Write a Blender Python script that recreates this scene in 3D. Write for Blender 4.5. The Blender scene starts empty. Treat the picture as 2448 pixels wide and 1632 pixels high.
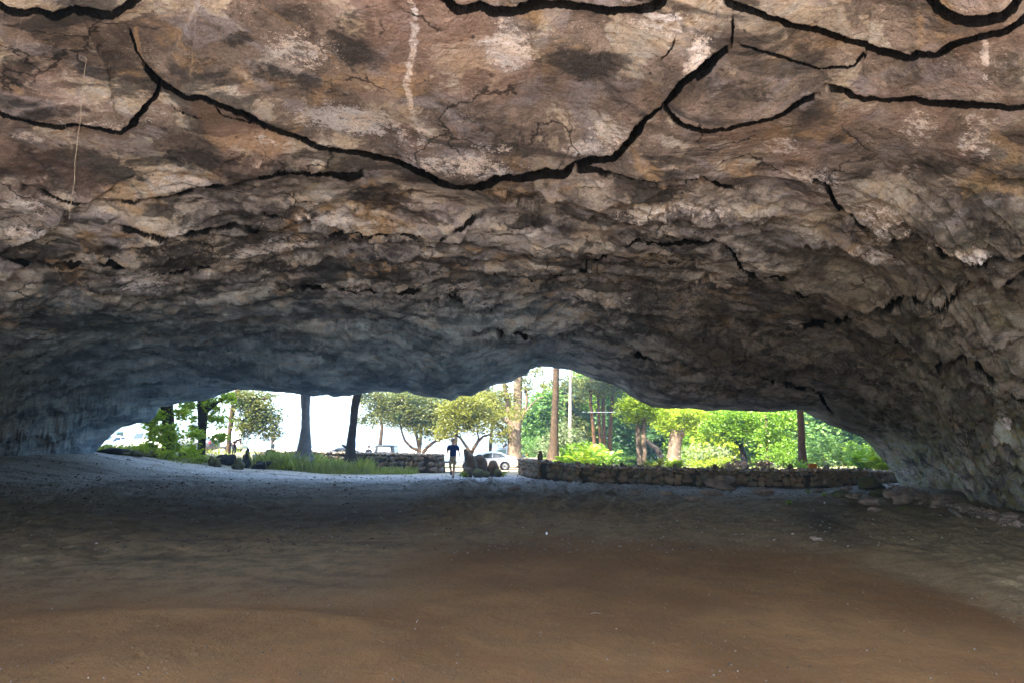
import bpy, math, random
import numpy as np
from mathutils import Vector, noise as mnoise
random.seed(7); rng = np.random.default_rng(11)
scene = bpy.context.scene
COL = scene.collection
R = math.radians
# ---------------------------------------------------------------- camera model
F, CX, CY = 1632.0, 1224.0, 816.0
PITCH = math.atan(252/1632.0); CA, SA = math.cos(PITCH), math.sin(PITCH)
CAMZ = 1.6
def ray(px, py):
    dx = (px-CX)/F; dy = (CY-py)/F
    return dx, CA-dy*SA, SA+dy*CA
def P(px, py, Y):
    d = ray(px, py); t = Y/d[1]
    return Vector((d[0]*t, Y, CAMZ+d[2]*t))
def project(x, y, z):
    zz = z-CAMZ
    dep = y*CA+zz*SA; up = -y*SA+zz*CA
    return CX+F*x/dep, CY-F*up/dep
# ---------------------------------------------------------------- numpy noise
def _h(ix, iy, s):
    h = (ix.astype(np.int64)*374761393 + iy.astype(np.int64)*668265263 + s*1274126177) & 0xffffffff
    h = ((h ^ (h >> 13))*1274126177) & 0xffffffff
    return (h ^ (h >> 16)) & 0xffffffff
def gn(x, y, s=0):
    x = np.asarray(x, float); y = np.asarray(y, float)
    ix = np.floor(x); iy = np.floor(y); fx = x-ix; fy = y-iy
    u = fx*fx*fx*(fx*(fx*6-15)+10); v = fy*fy*fy*(fy*(fy*6-15)+10)
    def g(a, b):
        t = _h(ix+a, iy+b, s)*(2*math.pi/4294967296.0)
        return np.cos(t)*(fx-a)+np.sin(t)*(fy-b)
    n0 = g(0,0)*(1-u)+g(1,0)*u; n1 = g(0,1)*(1-u)+g(1,1)*u
    return (n0*(1-v)+n1*v)*1.5
def fbm(x, y, o=4, s=0, lac=2.03, gain=.5):
    r = 0; a = 1; t = 0
    for i in range(o):
        r = r+a*gn(x, y, s+i*17); t += a; a *= gain; x = x*lac+3.7; y = y*lac-1.3
    return r/t
def ridged(x, y, o=4, s=0):
    r = 0; a = 1; t = 0
    for i in range(o):
        r = r+a*(1-np.abs(gn(x, y, s+i*17))*2); t += a; a *= .5; x = x*2.1+1.7; y = y*2.1-4.3
    return r/t
def sm(x, a, b):
    t = np.clip((x-a)/(b-a), 0, 1); return t*t*(3-2*t)
# ---------------------------------------------------------------- object helpers
def tag(o, label=None, cat=None, group=None, kind=None):
    if label: o['label'] = label
    if cat: o['category'] = cat
    if group: o['group'] = group
    if kind: o['kind'] = kind
    return o
def empty(name, loc=(0,0,0), rz=0):
    o = bpy.data.objects.new(name, None); COL.objects.link(o)
    o.location = loc; o.rotation_euler = (0,0,rz); o.empty_display_size = .2
    return o
def link(name, me, mat, parent=None):
    o = bpy.data.objects.new(name, me); COL.objects.link(o)
    if mat is not None and len(me.materials) == 0: me.materials.append(mat)
    if parent is not None: o.parent = parent
    return o
def np_mesh(name, verts, faces, smooth=True, attrs=None, k=4):
    me = bpy.data.meshes.new(name)
    verts = np.asarray(verts, np.float32).reshape(-1,3); faces = np.asarray(faces, np.int32).reshape(-1,k)
    me.vertices.add(len(verts)); me.vertices.foreach_set('co', verts.ravel())
    me.loops.add(faces.size); me.loops.foreach_set('vertex_index', faces.ravel())
    me.polygons.add(len(faces))
    me.polygons.foreach_set('loop_start', np.arange(0, faces.size, k, dtype=np.int32))
    me.update(calc_edges=True)
    me.polygons.foreach_set('use_smooth', np.full(len(faces), smooth))
    for n, a in (attrs or {}).items():
        at = me.attributes.new(n, 'FLOAT', 'POINT'); at.data.foreach_set('value', np.asarray(a, np.float32).ravel())
    me.validate(); me.update()
    return me
class MB:
    def __init__(s): s.v = []; s.f = []
    def add(s, v, f):
        b = len(s.v); s.v += [tuple(p) for p in v]; s.f += [tuple(i+b for i in q) for q in f]
    def box(s, c, d, rz=0):
        cx,cy,cz = c; hx,hy,hz = d[0]/2,d[1]/2,d[2]/2; ca,sa = math.cos(rz),math.sin(rz)
        v = []
        for z in (-hz,hz):
            for x,y in ((-hx,-hy),(hx,-hy),(hx,hy),(-hx,hy)): v.append((cx+x*ca-y*sa, cy+x*sa+y*ca, cz+z))
        s.add(v, [(3,2,1,0),(4,5,6,7),(0,1,5,4),(1,2,6,5),(2,3,7,6),(3,0,4,7)])
    def tube(s, pts, rad, n=8, cap=True, wob=0, seed=0):
        pts = [Vector(p) for p in pts]; rings = []
        for i,p in enumerate(pts):
            d = (pts[min(i+1,len(pts)-1)]-pts[max(i-1,0)]).normalized()
            a = d.cross(Vector((0,1,0)) if abs(d.y) < .9 else Vector((1,0,0))).normalized(); b = d.cross(a)
            r = rad[i] if hasattr(rad,'__len__') else rad
            ring = []
            for k in range(n):
                t = 2*math.pi*k/n
                rr = r*(1+wob*mnoise.noise(Vector((math.cos(t)*1.5+seed, math.sin(t)*1.5+p.z*.35, seed*.7))))
                ring.append(p+a*math.cos(t)*rr+b*math.sin(t)*rr)
            rings.append(ring)
        v = [q for r_ in rings for q in r_]; f = []
        for i in range(len(rings)-1):
            for k in range(n): f.append((i*n+k, i*n+(k+1)%n, (i+1)*n+(k+1)%n, (i+1)*n+k))
        if cap: f.append(tuple(range(n-1,-1,-1))); f.append(tuple(range((len(rings)-1)*n, len(rings)*n)))
        s.add(v, f)
    def build(s, name, mat, parent=None, smooth=True):
        me = bpy.data.meshes.new(name); me.from_pydata(s.v, [], s.f); me.validate()
        me.polygons.foreach_set('use_smooth', [smooth]*len(me.polygons)); me.update()
        return link(name, me, mat, parent)
# ---------------------------------------------------------------- materials
def newmat(name):
    m = bpy.data.materials.new(name); m.use_nodes = True; nt = m.node_tree; nt.nodes.clear()
    out = nt.nodes.new('ShaderNodeOutputMaterial'); return m, nt, out
class N:
    def __init__(s, nt): s.nt = nt
    def n(s, t, **kw):
        nd = s.nt.nodes.new('ShaderNode'+t)
        for k,v in kw.items(): setattr(nd, k, v)
        return nd
    def l(s, a, b): s.nt.links.new(a, b)
    def setv(s, sock, v):
        if isinstance(v, bpy.types.NodeSocket): s.l(v, sock)
        else: sock.default_value = v
    def math(s, op, a, b=0.0, c=None, clamp=False):
        nd = s.n('Math', operation=op, use_clamp=clamp); s.setv(nd.inputs[0], a); s.setv(nd.inputs[1], b)
        if c is not None: s.setv(nd.inputs[2], c)
        return nd.outputs[0]
    def mix(s, f, a, b, mode='MIX'):
        nd = s.n('Mix', data_type='RGBA', blend_type=mode); s.setv(nd.inputs[0], f)
        s.setv(nd.inputs[6], a if isinstance(a, bpy.types.NodeSocket) else (*a,1)); s.setv(nd.inputs[7], b if isinstance(b, bpy.types.NodeSocket) else (*b,1))
        return nd.outputs[2]
    def noise(s, vec, scale, detail=6, rough=.55, dist=0, out=0):
        nd = s.n('TexNoise'); s.l(vec, nd.inputs['Vector']); nd.inputs['Scale'].default_value = scale
        nd.inputs['Detail'].default_value = detail; nd.inputs['Roughness'].default_value = rough; nd.inputs['Distortion'].default_value = dist
        return nd.outputs[out]
    def rng(s, v, a, b, c=0.0, d=1.0, smooth=True):
        nd = s.n('MapRange'); nd.interpolation_type = 'SMOOTHSTEP' if smooth else 'LINEAR'
        s.setv(nd.inputs[0], v)
        for i,q in enumerate((a,b,c,d)): nd.inputs[i+1].default_value = q
        return nd.outputs[0]
    def ramp(s, v, pts):
        nd = s.n('ValToRGB'); s.l(v, nd.inputs[0]); e = nd.color_ramp.elements
        while len(e) < len(pts): e.new(.5)
        for el,(p,c) in zip(e, pts): el.position = p; el.color = (*c,1)
        return nd.outputs[0]
    def attr(s, name):
        nd = s.n('Attribute'); nd.attribute_name = name; return nd.outputs['Fac']
    def coords(s, scale=(1,1,1)):
        tc = s.n('TexCoord'); mp = s.n('Mapping'); s.l(tc.outputs['Object'], mp.inputs[0]); mp.inputs['Scale'].default_value = scale
        return mp.outputs[0]
    def bump(s, h, strength, dist, prev=None):
        b = s.n('Bump'); b.inputs['Strength'].default_value = strength; b.inputs['Distance'].default_value = dist
        s.l(h, b.inputs['Height'])
        if prev is not None: s.l(prev, b.inputs['Normal'])
        return b.outputs[0]
    def bsdf(s, out, col, rough=.9, nrm=None, spec=.2, metal=0):
        b = s.n('BsdfPrincipled'); s.setv(b.inputs['Base Color'], col if isinstance(col, bpy.types.NodeSocket) else (*col,1))
        s.setv(b.inputs['Roughness'], rough); b.inputs['Specular IOR Level'].default_value = spec; b.inputs['Metallic'].default_value = metal
        if nrm is not None: s.l(nrm, b.inputs['Normal'])
        s.l(b.outputs[0], out.inputs[0]); return b
def simple(name, c1, c2=None, scale=4, rough=.8, spec=.3, bump=0, bscale=20, metal=0):
    m, nt, out = newmat(name); g = N(nt)
    if c2 is None: c2 = tuple(x*.75 for x in c1)
    co = g.coords(); f = g.rng(g.noise(co, scale, 8, .6), .35, .65)
    col = g.mix(f, c1, c2)
    nr = g.bump(g.noise(co, bscale, 8, .65), 1, bump) if bump else None
    g.bsdf(out, col, rough, nr, spec, metal); return m
def leafmat(name, c1, c2, trans=.45, c3=None):
    m, nt, out = newmat(name); g = N(nt)
    t = g.attr('tone'); col = g.mix(t, c1, c2)
    if c3 is not None: col = g.mix(g.rng(g.noise(g.coords(), .9, 3), .5, .62), col, c3)
    d = g.n('BsdfPrincipled'); g.l(col, d.inputs['Base Color']); d.inputs['Roughness'].default_value = .42; d.inputs['Specular IOR Level'].default_value = .4
    tr = g.n('BsdfTranslucent'); c2_ = g.mix(1.0, col, (1.0,1.0,.45), 'MULTIPLY'); g.l(c2_, tr.inputs[0])
    mx = g.n('MixShader'); mx.inputs[0].default_value = trans; g.l(d.outputs[0], mx.inputs[1]); g.l(tr.outputs[0], mx.inputs[2])
    g.l(mx.outputs[0], out.inputs[0]); return m

# ---------------------------------------------------------------- ground
def gz(x, y):
    x = np.asarray(x, float); y = np.asarray(y, float)
    z = .15*sm(y, 16, 30) - .30*sm(y, 38, 50)
    z = z + 1.05*sm(-x, 13.5, 22)*sm(y, 8, 30) + .25*sm(-x,9,14)*sm(y,14,30)
    z = z - .12*sm(x, 3, 10)*sm(y, 18, 28)
    z = z + .5*sm(x, 18, 40)*sm(y, 30, 50)
    return z
def gz1(x, y): return float(gz(x, y))
def ghit(px, py, ymax=200):
    """where the sight line through a photo point meets the ground"""
    d = ray(px, py); Y = 3.0; prev = None
    while Y < ymax:
        t = Y/d[1]; h = CAMZ+d[2]*t-gz1(d[0]*t, Y)
        if h <= 0:
            return Vector((d[0]*t, Y, gz1(d[0]*t, Y)))
        Y += .05
    t = ymax/d[1]; return Vector((d[0]*t, ymax, gz1(d[0]*t, ymax)))
def at(px, Y):
    p = P(px, 1068, Y); return Vector((p.x, Y, gz1(p.x, Y)))

def grid_faces(nr, nc):
    i = np.arange(nr-1)[:,None]*nc+np.arange(nc-1)[None,:]
    return np.stack([i, i+1, i+nc+1, i+nc], -1).reshape(-1,4)

# brow (mouth outline), photo points and depth
BROW = [(229,1079),(240,1066),(252,1053),(272,1034),(293,1020),(328,1010),(354,1010),(369,998),(380,971),(400,971),(428,962),(489,956),(533,941),(568,930),(600,931),(647,935),(706,940),(749,948),(783,942),(798,948),(836,946),(861,941),(902,935),(957,938),(976,934),(993,942),(1025,949),(1063,952),(1076,957),(1088,955),(1097,946),(1127,946),(1154,934),(1174,921),(1221,913),(1242,900),(1260,895),(1268,882),(1283,877),(1313,878),(1341,882),(1365,884),(1403,899),(1437,911),(1471,921),(1490,932),(1501,945),(1522,955),(1558,970),(1590,976),(1633,976),(1667,976),(1688,981),(1750,980),(1829,984),(1905,980),(1925,984),(1969,1009),(2030,1032),(2058,1042),(2084,1065),(2109,1096),(2142,1137),(2150,1155),(2163,1170),(2200,1215)]
_ybp = np.array([0,229,400,700,1076,1300,1600,1925,2147,2448]); _ybv = np.array([33,33,32.5,30.5,28.5,29,28,27.2,26.8,25.0])
def Yb_px(px): return np.interp(px, _ybp, _ybv)
_bp = [(120,1200),(190,1120)]+BROW
_bs = np.array([(p[0]-CX)/F for p in _bp])            # not exact tan because of pitch; recompute per point
_bx=[];_bz=[];_bss=[];_bY=[]
for p in _bp:
    Y = float(Yb_px(p[0])); q = P(p[0], p[1], Y); _bx.append(q.x); _bz.append(q.z); _bss.append(q.x/Y); _bY.append(Y)
_bx=np.array(_bx);_bz=np.array(_bz);_bss=np.array(_bss);_bY=np.array(_bY)
def zb_x(x): 
    z = np.interp(x, _bx, _bz)
    z = np.where(x < _bx[0], _bz[0]-(_bx[0]-x)*1.2, z); return np.where(x > _bx[-1], _bz[-1]-(x-_bx[-1])*1.2, z)
def Yb_s(s): return np.interp(s, _bss, _bY)
def Hc(Y): return np.interp(Y, [-14,-9,0,5,8,11,14,17,20,25,28,34], [6.2,6.5,7.0,6.95,6.75,6.4,6.15,5.95,5.75,5.3,5.0,4.8])
def xr(Y): return np.interp(Y, [-14,0,8,14.2,20,27,34], [9.6,9.2,9.6,10.9,13.2,16.3,19])
def xl(Y): return np.interp(Y, [-14,0,8,15,26,33], [-11,-12,-14.5,-17,-19.6,-20.8])
def prof(d, lam): return np.where(d > 0, 1-np.exp(-np.maximum(d,0)/lam), d/lam)
def ceil_base(x, Y):
    g = gz(x, Y)
    n = fbm(x*.22, Y*.22, 3, 5)
    zi = g-.05+Hc(Y)*prof(xr(Y)-x+n*.9, 2.9)*prof(x-xl(Y)+n*.9, 3.2)
    zi = zi + .55*fbm(x*.16+9, Y*.16, 3, 31)*sm(Y, -5, 3) + .25*np.exp(-((x-1)/5.5)**2)*0
    # long swell of the roof right of the middle, hollow on the far right
    s = x/np.maximum(Y, 3)
    w = sm(Y, Yb_s(s)-9, Yb_s(s))
    return zi*(1-w)+zb_x(x)*w
# ---------------------------------------------------------------- cave rock (roof and side walls)
LEDGES = [ # photo polyline, drop of the near slab (m), width of the black gap (photo px), fade length of the drop (px)
 ([(-60,22),(0,24),(35,28),(98,21),(129,33),(174,17),(195,23),(268,35),(296,24),(331,0),(360,-30)], .12, 14, 90),
 ([(343,181),(375,209),(411,223),(453,237),(483,232),(523,249),(560,262),(600,275),(645,303),(690,318),(732,331),(770,352),(816,360),(886,369),(920,380),(955,387),(1011,411),(1060,435),(1095,444),(1129,446),(1164,437),(1185,423),(1251,418),(1304,406),(1345,411),(1373,390),(1408,376),(1460,374),(1478,359),(1506,331),(1513,313),(1545,285),(1575,261),(1624,202),(1640,194),(1677,178),(1702,160),(1745,132)], .19, 13, 260),
 ([(1745,134),(1747,90),(1749,56),(1754,40)], .05, 3, 60),
 ([(1716,23),(1754,37),(1813,40),(1876,52),(1893,64),(1963,75),(2015,89),(2078,101),(2137,111),(2172,118),(2186,108),(2231,115),(2269,91),(2329,77),(2381,70),(2448,49),(2520,30)], .15, 5, 170),
 ([(1579,268),(1605,290),(1632,305),(1684,313),(1736,312),(1789,296),(1841,286),(1911,261),(1963,247)], .13, 3.6, 140),
 ([(1965,234),(2026,232),(2043,242),(2067,244),(2085,239),(2137,240),(2189,235),(2217,246),(2294,249),(2363,253),(2448,259),(2540,266)], .15, 6.5, 170),
 ([(-80,272),(0,281),(87,295),(150,305),(178,298),(244,307),(286,319),(310,309),(314,296),(350,268),(366,255),(376,236),(379,213)], .15, 5.5, 170),
 ([(1030,-40),(1056,0),(1095,19),(1119,17),(1147,5),(1182,17),(1227,17),(1251,7),(1269,0),(1349,-2),(1391,3),(1460,7),(1547,0),(1640,-20)], .12, 14, 60),
 ([(2200,-20),(2245,0),(2311,10),(2398,0),(2460,-10)], .15, 9, 50),
 ([(1359,421),(1390,410),(1426,406),(1470,412),(1513,421),(1570,425),(1632,426),(1684,432),(1720,450),(1754,465),(1790,470)], .09, 5, 60),
 ([(1928,428),(1976,442),(1990,465),(2003,492),(2020,510),(2053,530),(2099,555),(2149,561),(2187,557),(2214,580),(2260,618),(2321,626),(2359,614),(2448,605),(2520,600)], .12, 3.5, 80),
 ([(35,452),(105,469),(170,480),(244,485),(314,486),(370,474),(443,460),(481,453),(540,441),(593,429),(662,415),(767,415),(820,422),(851,421),(885,410)], .10, 3, 70),
 ([(760,560),(816,553),(886,556),(963,556),(1044,565),(1069,551),(1114,530),(1146,517),(1175,500)], .06, 2.5, 60),
 ([(1286,663),(1314,647),(1370,642),(1430,617),(1472,596),(1518,574),(1553,581),(1632,584),(1682,587),(1747,603),(1777,645),(1816,664),(1862,664),(1892,687),(1930,706),(1957,708)], .08, 2.5, 60),
 ([(1500,850),(1560,858),(1632,861),(1709,865),(1766,882),(1862,917),(1957,943),(1996,997),(2010,1010)], .12, 4, 60),
 ([(1080,808),(1132,800),(1180,792),(1237,789),(1300,795),(1360,805)], .12, 2, 30),
 ([(305,60),(320,95),(330,125),(345,150),(343,181)], .03, 3, 30),
 ([(377,213),(420,262),(460,278),(505,290)], .0, 1.6, 10),
 ([(500,245),(535,278),(590,292),(645,303)], .03, 1.8, 20),
 ([(1620,55),(1600,90),(1565,130)], .02, 1.6, 20),
 ([(1754,100),(1850,125),(1960,165),(2040,150),(2078,108)], .03, 2.5, 40),
 ([(240,545),(420,560),(560,540),(640,560)], .12, 4, 40),
 ([(560,520),(620,515),(690,525),(740,545)], .12, 5, 30),
 ([(1900,790),(2040,770),(2160,720),(2260,690),(2448,680),(2520,670)], .15, 4, 50),
 ([(2120,810),(2240,870),(2330,880),(2400,930),(2448,955),(2500,980)], .15, 4, 50),
 ([(2150,700),(2200,720),(2260,730),(2300,700)], .10, 5, 40),
 ([(0,620),(120,640),(260,625),(400,650),(520,640)], .10, 3, 40),
 ([(640,690),(800,680),(900,700),(1010,690),(1120,720)], .12, 3, 40),
]
STAINS = [ # channel, x, y, rx, ry, angle, strength
 ('white',1215,105,72,52,0,1.0),('white',1205,45,35,20,0,.6),('white',835,262,135,38,8,1.05),('white',720,105,110,55,10,.62),('white',990,300,60,40,0,.55),
 ('white',1110,372,170,32,4,.7),('white',1390,325,60,24,-10,.85),('white',1450,300,60,60,0,.5),('white',1672,105,36,45,0,.9),('white',1650,140,30,20,0,.8),('white',1600,20,60,14,10,.7),
 ('white',1560,40,120,18,12,.55),('white',2352,110,13,60,0,.75),('white',440,432,95,22,-3,.9),('white',50,492,70,28,0,.8),('white',85,545,95,18,-4,.85),('white',340,655,72,40,0,.85),
 ('white',45,655,45,18,5,.8),('white',178,692,62,18,3,.75),('white',815,525,110,20,3,.85),('white',640,592,120,20,-9,.75),('white',540,625,60,10,-8,.5),('white',470,545,90,15,6,.55),
 ('white',2290,590,92,26,8,.95),('white',2085,620,100,30,8,.7),('white',2110,520,120,45,20,.55),('white',2200,310,60,60,0,.5),('white',2330,330,70,90,0,.55),('white',2180,420,50,30,0,.5),
 ('white',1870,350,60,30,0,.6),('white',1950,420,90,30,10,.55),('white',1640,500,140,25,6,.5),('white',1500,510,170,16,-8,.55),('white',1290,700,20,20,0,.4),('white',1110,690,60,24,0,.6),
 ('white',850,690,60,30,0,.6),('white',1370,700,70,45,20,.5),('white',1480,720,60,30,0,.5),('white',2395,1030,27,38,0,1.3),('white',2370,920,40,14,20,.55),('white',1880,770,80,16,10,.4),
 ('white',100,800,80,20,10,.4),('white',600,835,14,10,0,.8),('white',640,838,16,10,0,.5),('white',1090,810,30,40,0,.4),('white',80,330,60,14,5,.6),('white',250,280,120,16,3,.5),('white',640,335,70,14,20,.5),
 ('white',2150,1150,60,60,30,.5),('white',2290,1130,40,80,40,.55),('white',1010,710,90,14,5,.5),('white',2060,900,100,10,28,.5),('white',1180,330,70,16,10,.6),
 ('dark',850,85,75,75,0,.95),('dark',565,72,50,24,0,.9),('dark',700,165,160,32,14,.8),('dark',500,140,80,30,10,.7),('dark',905,462,85,34,0,1.25),('dark',1545,447,100,30,14,1.2),('dark',1265,535,64,18,0,1.1),
 ('dark',1420,140,80,40,0,.95),('dark',1010,120,30,60,0,.6),('dark',42,158,44,36,0,1.0),('dark',190,400,190,56,3,1.15),('dark',500,380,160,30,8,.95),('dark',60,600,140,34,0,1.0),('dark',420,600,150,40,3,.9),
 ('dark',1230,305,150,45,8,.6),('dark',2240,398,70,26,8,1.0),('dark',2060,412,40,16,-20,1.0),('dark',1870,395,90,14,-8,.9),('dark',700,640,160,26,0,.8),('dark',220,770,200,30,5,.8),('dark',960,650,120,30,0,.7),
 ('dark',1950,760,50,40,30,1.0),('dark',2110,670,90,18,18,1.0),('dark',2250,640,60,30,0,.8),('dark',1700,740,60,60,0,.8),('dark',1560,700,120,50,0,.7),('dark',2150,850,160,24,12,.9),('dark',1780,850,300,30,16,.8),
 ('dark',130,245,110,18,-6,.9),('dark',2100,190,200,30,5,.5),('dark',2400,150,60,60,0,.7),('dark',1760,200,100,40,10,.6),('dark',2030,1010,60,50,40,.7),('dark',2380,1140,60,60,40,.6),('dark',2290,870,90,26,5,.9),
 ('dark',590,500,60,16,5,.9),('dark',1000,620,80,20,0,.6),('dark',620,545,70,12,3,1.1),('dark',2130,230,0.1,.1,0,0),('dark',550,910,120,40,0,.5),('dark',1500,560,120,16,-10,.5),('dark',1850,560,120,30,20,.6),
 ('ochre',440,415,110,26,-3,1.1),('ochre',960,525,90,30,5,1.0),('ochre',1862,330,40,40,0,.9),('ochre',1940,320,45,9,-6,1.6),('ochre',2020,330,24,13,20,1.7),('ochre',1290,130,60,60,0,.6),('ochre',1120,120,110,60,0,.6),
 ('ochre',860,170,110,40,0,.5),('ochre',640,150,120,40,0,.5),('ochre',150,90,120,50,0,.4),('ochre',2100,520,120,50,0,.7),('ochre',1660,60,60,40,0,.8),('ochre',320,640,90,40,0,.5),('ochre',1430,560,80,30,0,.7),
 ('ochre',1550,200,50,50,0,.5),('ochre',2230,1180,60,50,0,.9),('ochre',2050,730,70,20,0,.8),('ochre',1100,400,60,20,0,.6),('ochre',1950,130,100,30,0,.5),('ochre',1700,640,70,40,0,.5),('ochre',330,100,8,50,-10,1.0),
]
YBACK = 0.3  # roof shell ends here, left open at the back to let light in
def plates(x, y, seed, tilt=.5):
    ix = np.floor(x); iy = np.floor(y); bd = np.full(x.shape, 9.); val = np.zeros(x.shape)
    for dx in (-1,0,1):
        for dy in (-1,0,1):
            cx = ix+dx; cy = iy+dy; k = lambda n: _h(cx, cy, seed+n)/4294967296.0
            px_ = cx+.1+.8*k(1); py_ = cy+.1+.8*k(2); ex = x-px_; ey = y-py_; d = ex*ex+ey*ey; m = d < bd
            v = (k(3)-.5)+tilt*((k(4)-.5)*2*ex+(k(5)-.7)*2*ey)
            val = np.where(m, v, val); bd = np.where(m, d, bd)
    return val
def build_cave():
    # columns: fine where the photo looks, coarse outside it
    sf = np.linspace(-.90, .90, 1250)
    so = np.concatenate([np.linspace(.93, 2.4, 26), np.linspace(2.6, 7, 12)])
    s = np.concatenate([-so[::-1], sf, so])
    ny = 620
    q = np.linspace(0, 1, ny)
    Yb = Yb_s(s)
    S = np.repeat(s[None,:], ny, 0)
    Y = 1/((1-q)[:,None]/4.8+q[:,None]/Yb[None,:])
    X = S*Y
    yb2 = np.arange(YBACK, 4.6, .3); 
    Y2 = np.repeat(yb2[:,None], len(s), 1); X2 = np.repeat((s*4.8)[None,:], len(yb2), 0)
    X = np.vstack([X2, X]); Y = np.vstack([Y2, Y])
    X = np.clip(X, xl(Y)-3, xr(Y)+3)
    Z = ceil_base(X, Y)
    U, V = project(X, np.maximum(Y,1.0), Z)
    sY = X/np.maximum(Y,3)
    tob = sm(Yb_s(sY)-Y, 0.0, 4.0)           # 0 at the brow
    wallish = sm(np.minimum(xr(Y)-X, X-xl(Y)), 5.5, .5)
    # ---- fine relief, then everything traced is laid on it
    dz = np.zeros_like(Z)
    crack_shade = np.zeros_like(Z); prox = np.zeros_like(Z)
    for pts, h, gap, L in LEDGES:
        pts = np.array(pts, float); far = float(sm(pts[:,1].mean(), 380, 480)); h = h*(1-.25*far); thin = gap < 6 and far > .3
        # jagged refinement
        rp = [pts[0]]
        for a, b in zip(pts[:-1], pts[1:]):
            n = max(1, int(np.hypot(*(b-a))/14)); nrm = np.array([-(b-a)[1], (b-a)[0]])/max(1e-6, np.hypot(*(b-a)))
            for i in range(1, n+1):
                p = a+(b-a)*i/n
                if i < n: p = p+np.array([0, random.uniform(-1.2,1.2)])
                rp.append(p)
        pts = np.array(rp)
        pad = max(L*3, 80)
        m = (U > pts[:,0].min()-pad)&(U < pts[:,0].max()+pad)&(V > pts[:,1].min()-pad)&(V < pts[:,1].max()+pad)&(Y > 1.5)
        if not m.any(): continue
        u = U[m]; v = V[m]; yy = Y[m]
        mono = bool(np.all(np.diff(pts[:,0]) > 1e-3))
        delta = F*h/yy*.97
        vv = v+delta                          # the lowered edge is then seen on the traced line
        best = np.full(u.shape, 1e9); side = np.zeros(u.shape); tt = np.zeros(u.shape); cs = np.ones(u.shape)
        sg = np.diff(pts, axis=0); csv = np.abs(sg[:,0])/np.maximum(np.hypot(sg[:,0], sg[:,1]), 1e-6); kk = np.ones(7)/7; csv = np.convolve(np.pad(csv, 3, mode='edge'), kk, 'valid'); csv = np.concatenate([csv[:1], (csv[1:]+csv[:-1])/2, csv[-1:]])
        nseg = len(pts)-1; xdir = 1 if pts[-1,0] >= pts[0,0] else -1
        for i in range(nseg):
            a, b = pts[i], pts[i+1]; d = b-a; ll = d@d+1e-9
            t = np.clip(((u-a[0])*d[0]+(vv-a[1])*d[1])/ll, 0, 1)
            ex = u-(a[0]+t*d[0]); ey = vv-(a[1]+t*d[1]); dist = np.hypot(ex, ey)
            c = (d[0]*(vv-a[1])-d[1]*(u-a[0]))*xdir     # >0: below the line in the picture = farther
            up = dist < best-1e-6
            cs[up] = (csv[i]*(1-t)+csv[i+1]*t)[up]; best[up] = dist[up]; side[up] = np.sign(c[up]); tt[up] = (i+t[up])/nseg
        if mono:
            yi = np.interp(u, pts[:,0], pts[:,1]); inr = (u > pts[0,0])&(u < pts[-1,0]); side[inr] = np.sign(vv-yi)[inr]
        tot = np.hypot(*np.diff(pts, axis=0).T).sum()
        el_ = min(150., tot*.3); ends = sm(tt*tot, 0, 30)*sm((1-tt)*tot, 0, 30); endd = sm(tt*tot, 0, el_)*sm((1-tt)*tot, 0, el_)
        sd = best*np.where(side == 0, 1, side)
        je = 2.2*gn(u*.07, v*.07, 55)+1.3*gn(u*.2, v*.2, 56); sd = sd+je
        near = sm(-sd, -1.2, 1.2)
        drop = -h*near*np.exp(-(np.maximum(-sd, 0)/L)**1.5)*endd
        wob = np.clip(1.0+.8*gn(u*.013, v*.013, 77)+.12*gn(u*.06, v*.06, 79), .5, 2)
        gw = delta*(.15+.85*cs)*(.35+.65*endd)+gap*.66*wob*((.6+1.1*np.exp(-((u-1230)/170)**2)) if gap == 13 else 1)
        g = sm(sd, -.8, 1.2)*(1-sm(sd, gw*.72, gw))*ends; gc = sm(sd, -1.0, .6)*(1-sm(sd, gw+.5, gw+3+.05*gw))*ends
        gd = ((.14+h*1.6) if gap > 3 else .06)*(1-.6*far)
        ex = drop+g*gd*np.minimum((yy/9)**.8, 1.5)
        dz[m] += ex
        if gap > 4.5 and not thin: prox[m] = np.maximum(prox[m], np.where(sd > 0, np.exp(-(np.maximum(sd-gw, 0)/32)**2), np.exp(-(sd/55)**2))*ends)
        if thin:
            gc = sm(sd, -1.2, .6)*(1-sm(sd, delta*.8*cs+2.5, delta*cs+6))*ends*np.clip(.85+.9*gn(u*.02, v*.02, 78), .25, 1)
        crack_shade[m] = np.maximum(crack_shade[m], gc*(1.0 if gap > 2.2 else .8))
    # overlapping rock sheets in the middle and far part, calm slabs near the camera
    mid = sm(V, 330, 520)*tob*(1-.93*prox)
    wx = X+1.2*fbm(X*.35, Y*.35, 3, 41); wy = Y+1.6*fbm(X*.22+5, Y*.3, 4, 43)
    ph = wy*.62+.16*wx+1.1*fbm(X*.13, Y*.10, 3, 91); fr = ph-np.floor(ph)
    saw = (fr**1.6)*(1-sm(fr, .94, 1.0)); amp = .08+.15*np.clip(fbm(X*.3, Y*.3, 3, 61)+.35, 0, 1)
    dz += -saw*amp*mid
    ph2 = wy*1.9-.35*wx+1.7*fbm(X*.4, Y*.3, 3, 95); fr2 = ph2-np.floor(ph2)
    dz += -(fr2**2)*(1-sm(fr2, .9, 1.0))*.09*mid*np.clip(fbm(X*.5, Y*.5, 2, 66)*2+.5, 0, 1)
    jx = .25*fbm(X*2.2, Y*2.2, 3, 141); jy = .25*fbm(X*2.2+9, Y*2.2, 3, 143)
    pm = mid*np.clip(.55+1.3*fbm(X*.18, Y*.18, 2, 145), .15, 1.2)
    dz += .30*plates(wx*.42+jx, wy*.36+jy, 151, .8)*pm
    dz += .052*plates(wx*1.05+jx*1.6, wy*.85+jy*1.6, 157, .9)*pm
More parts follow.
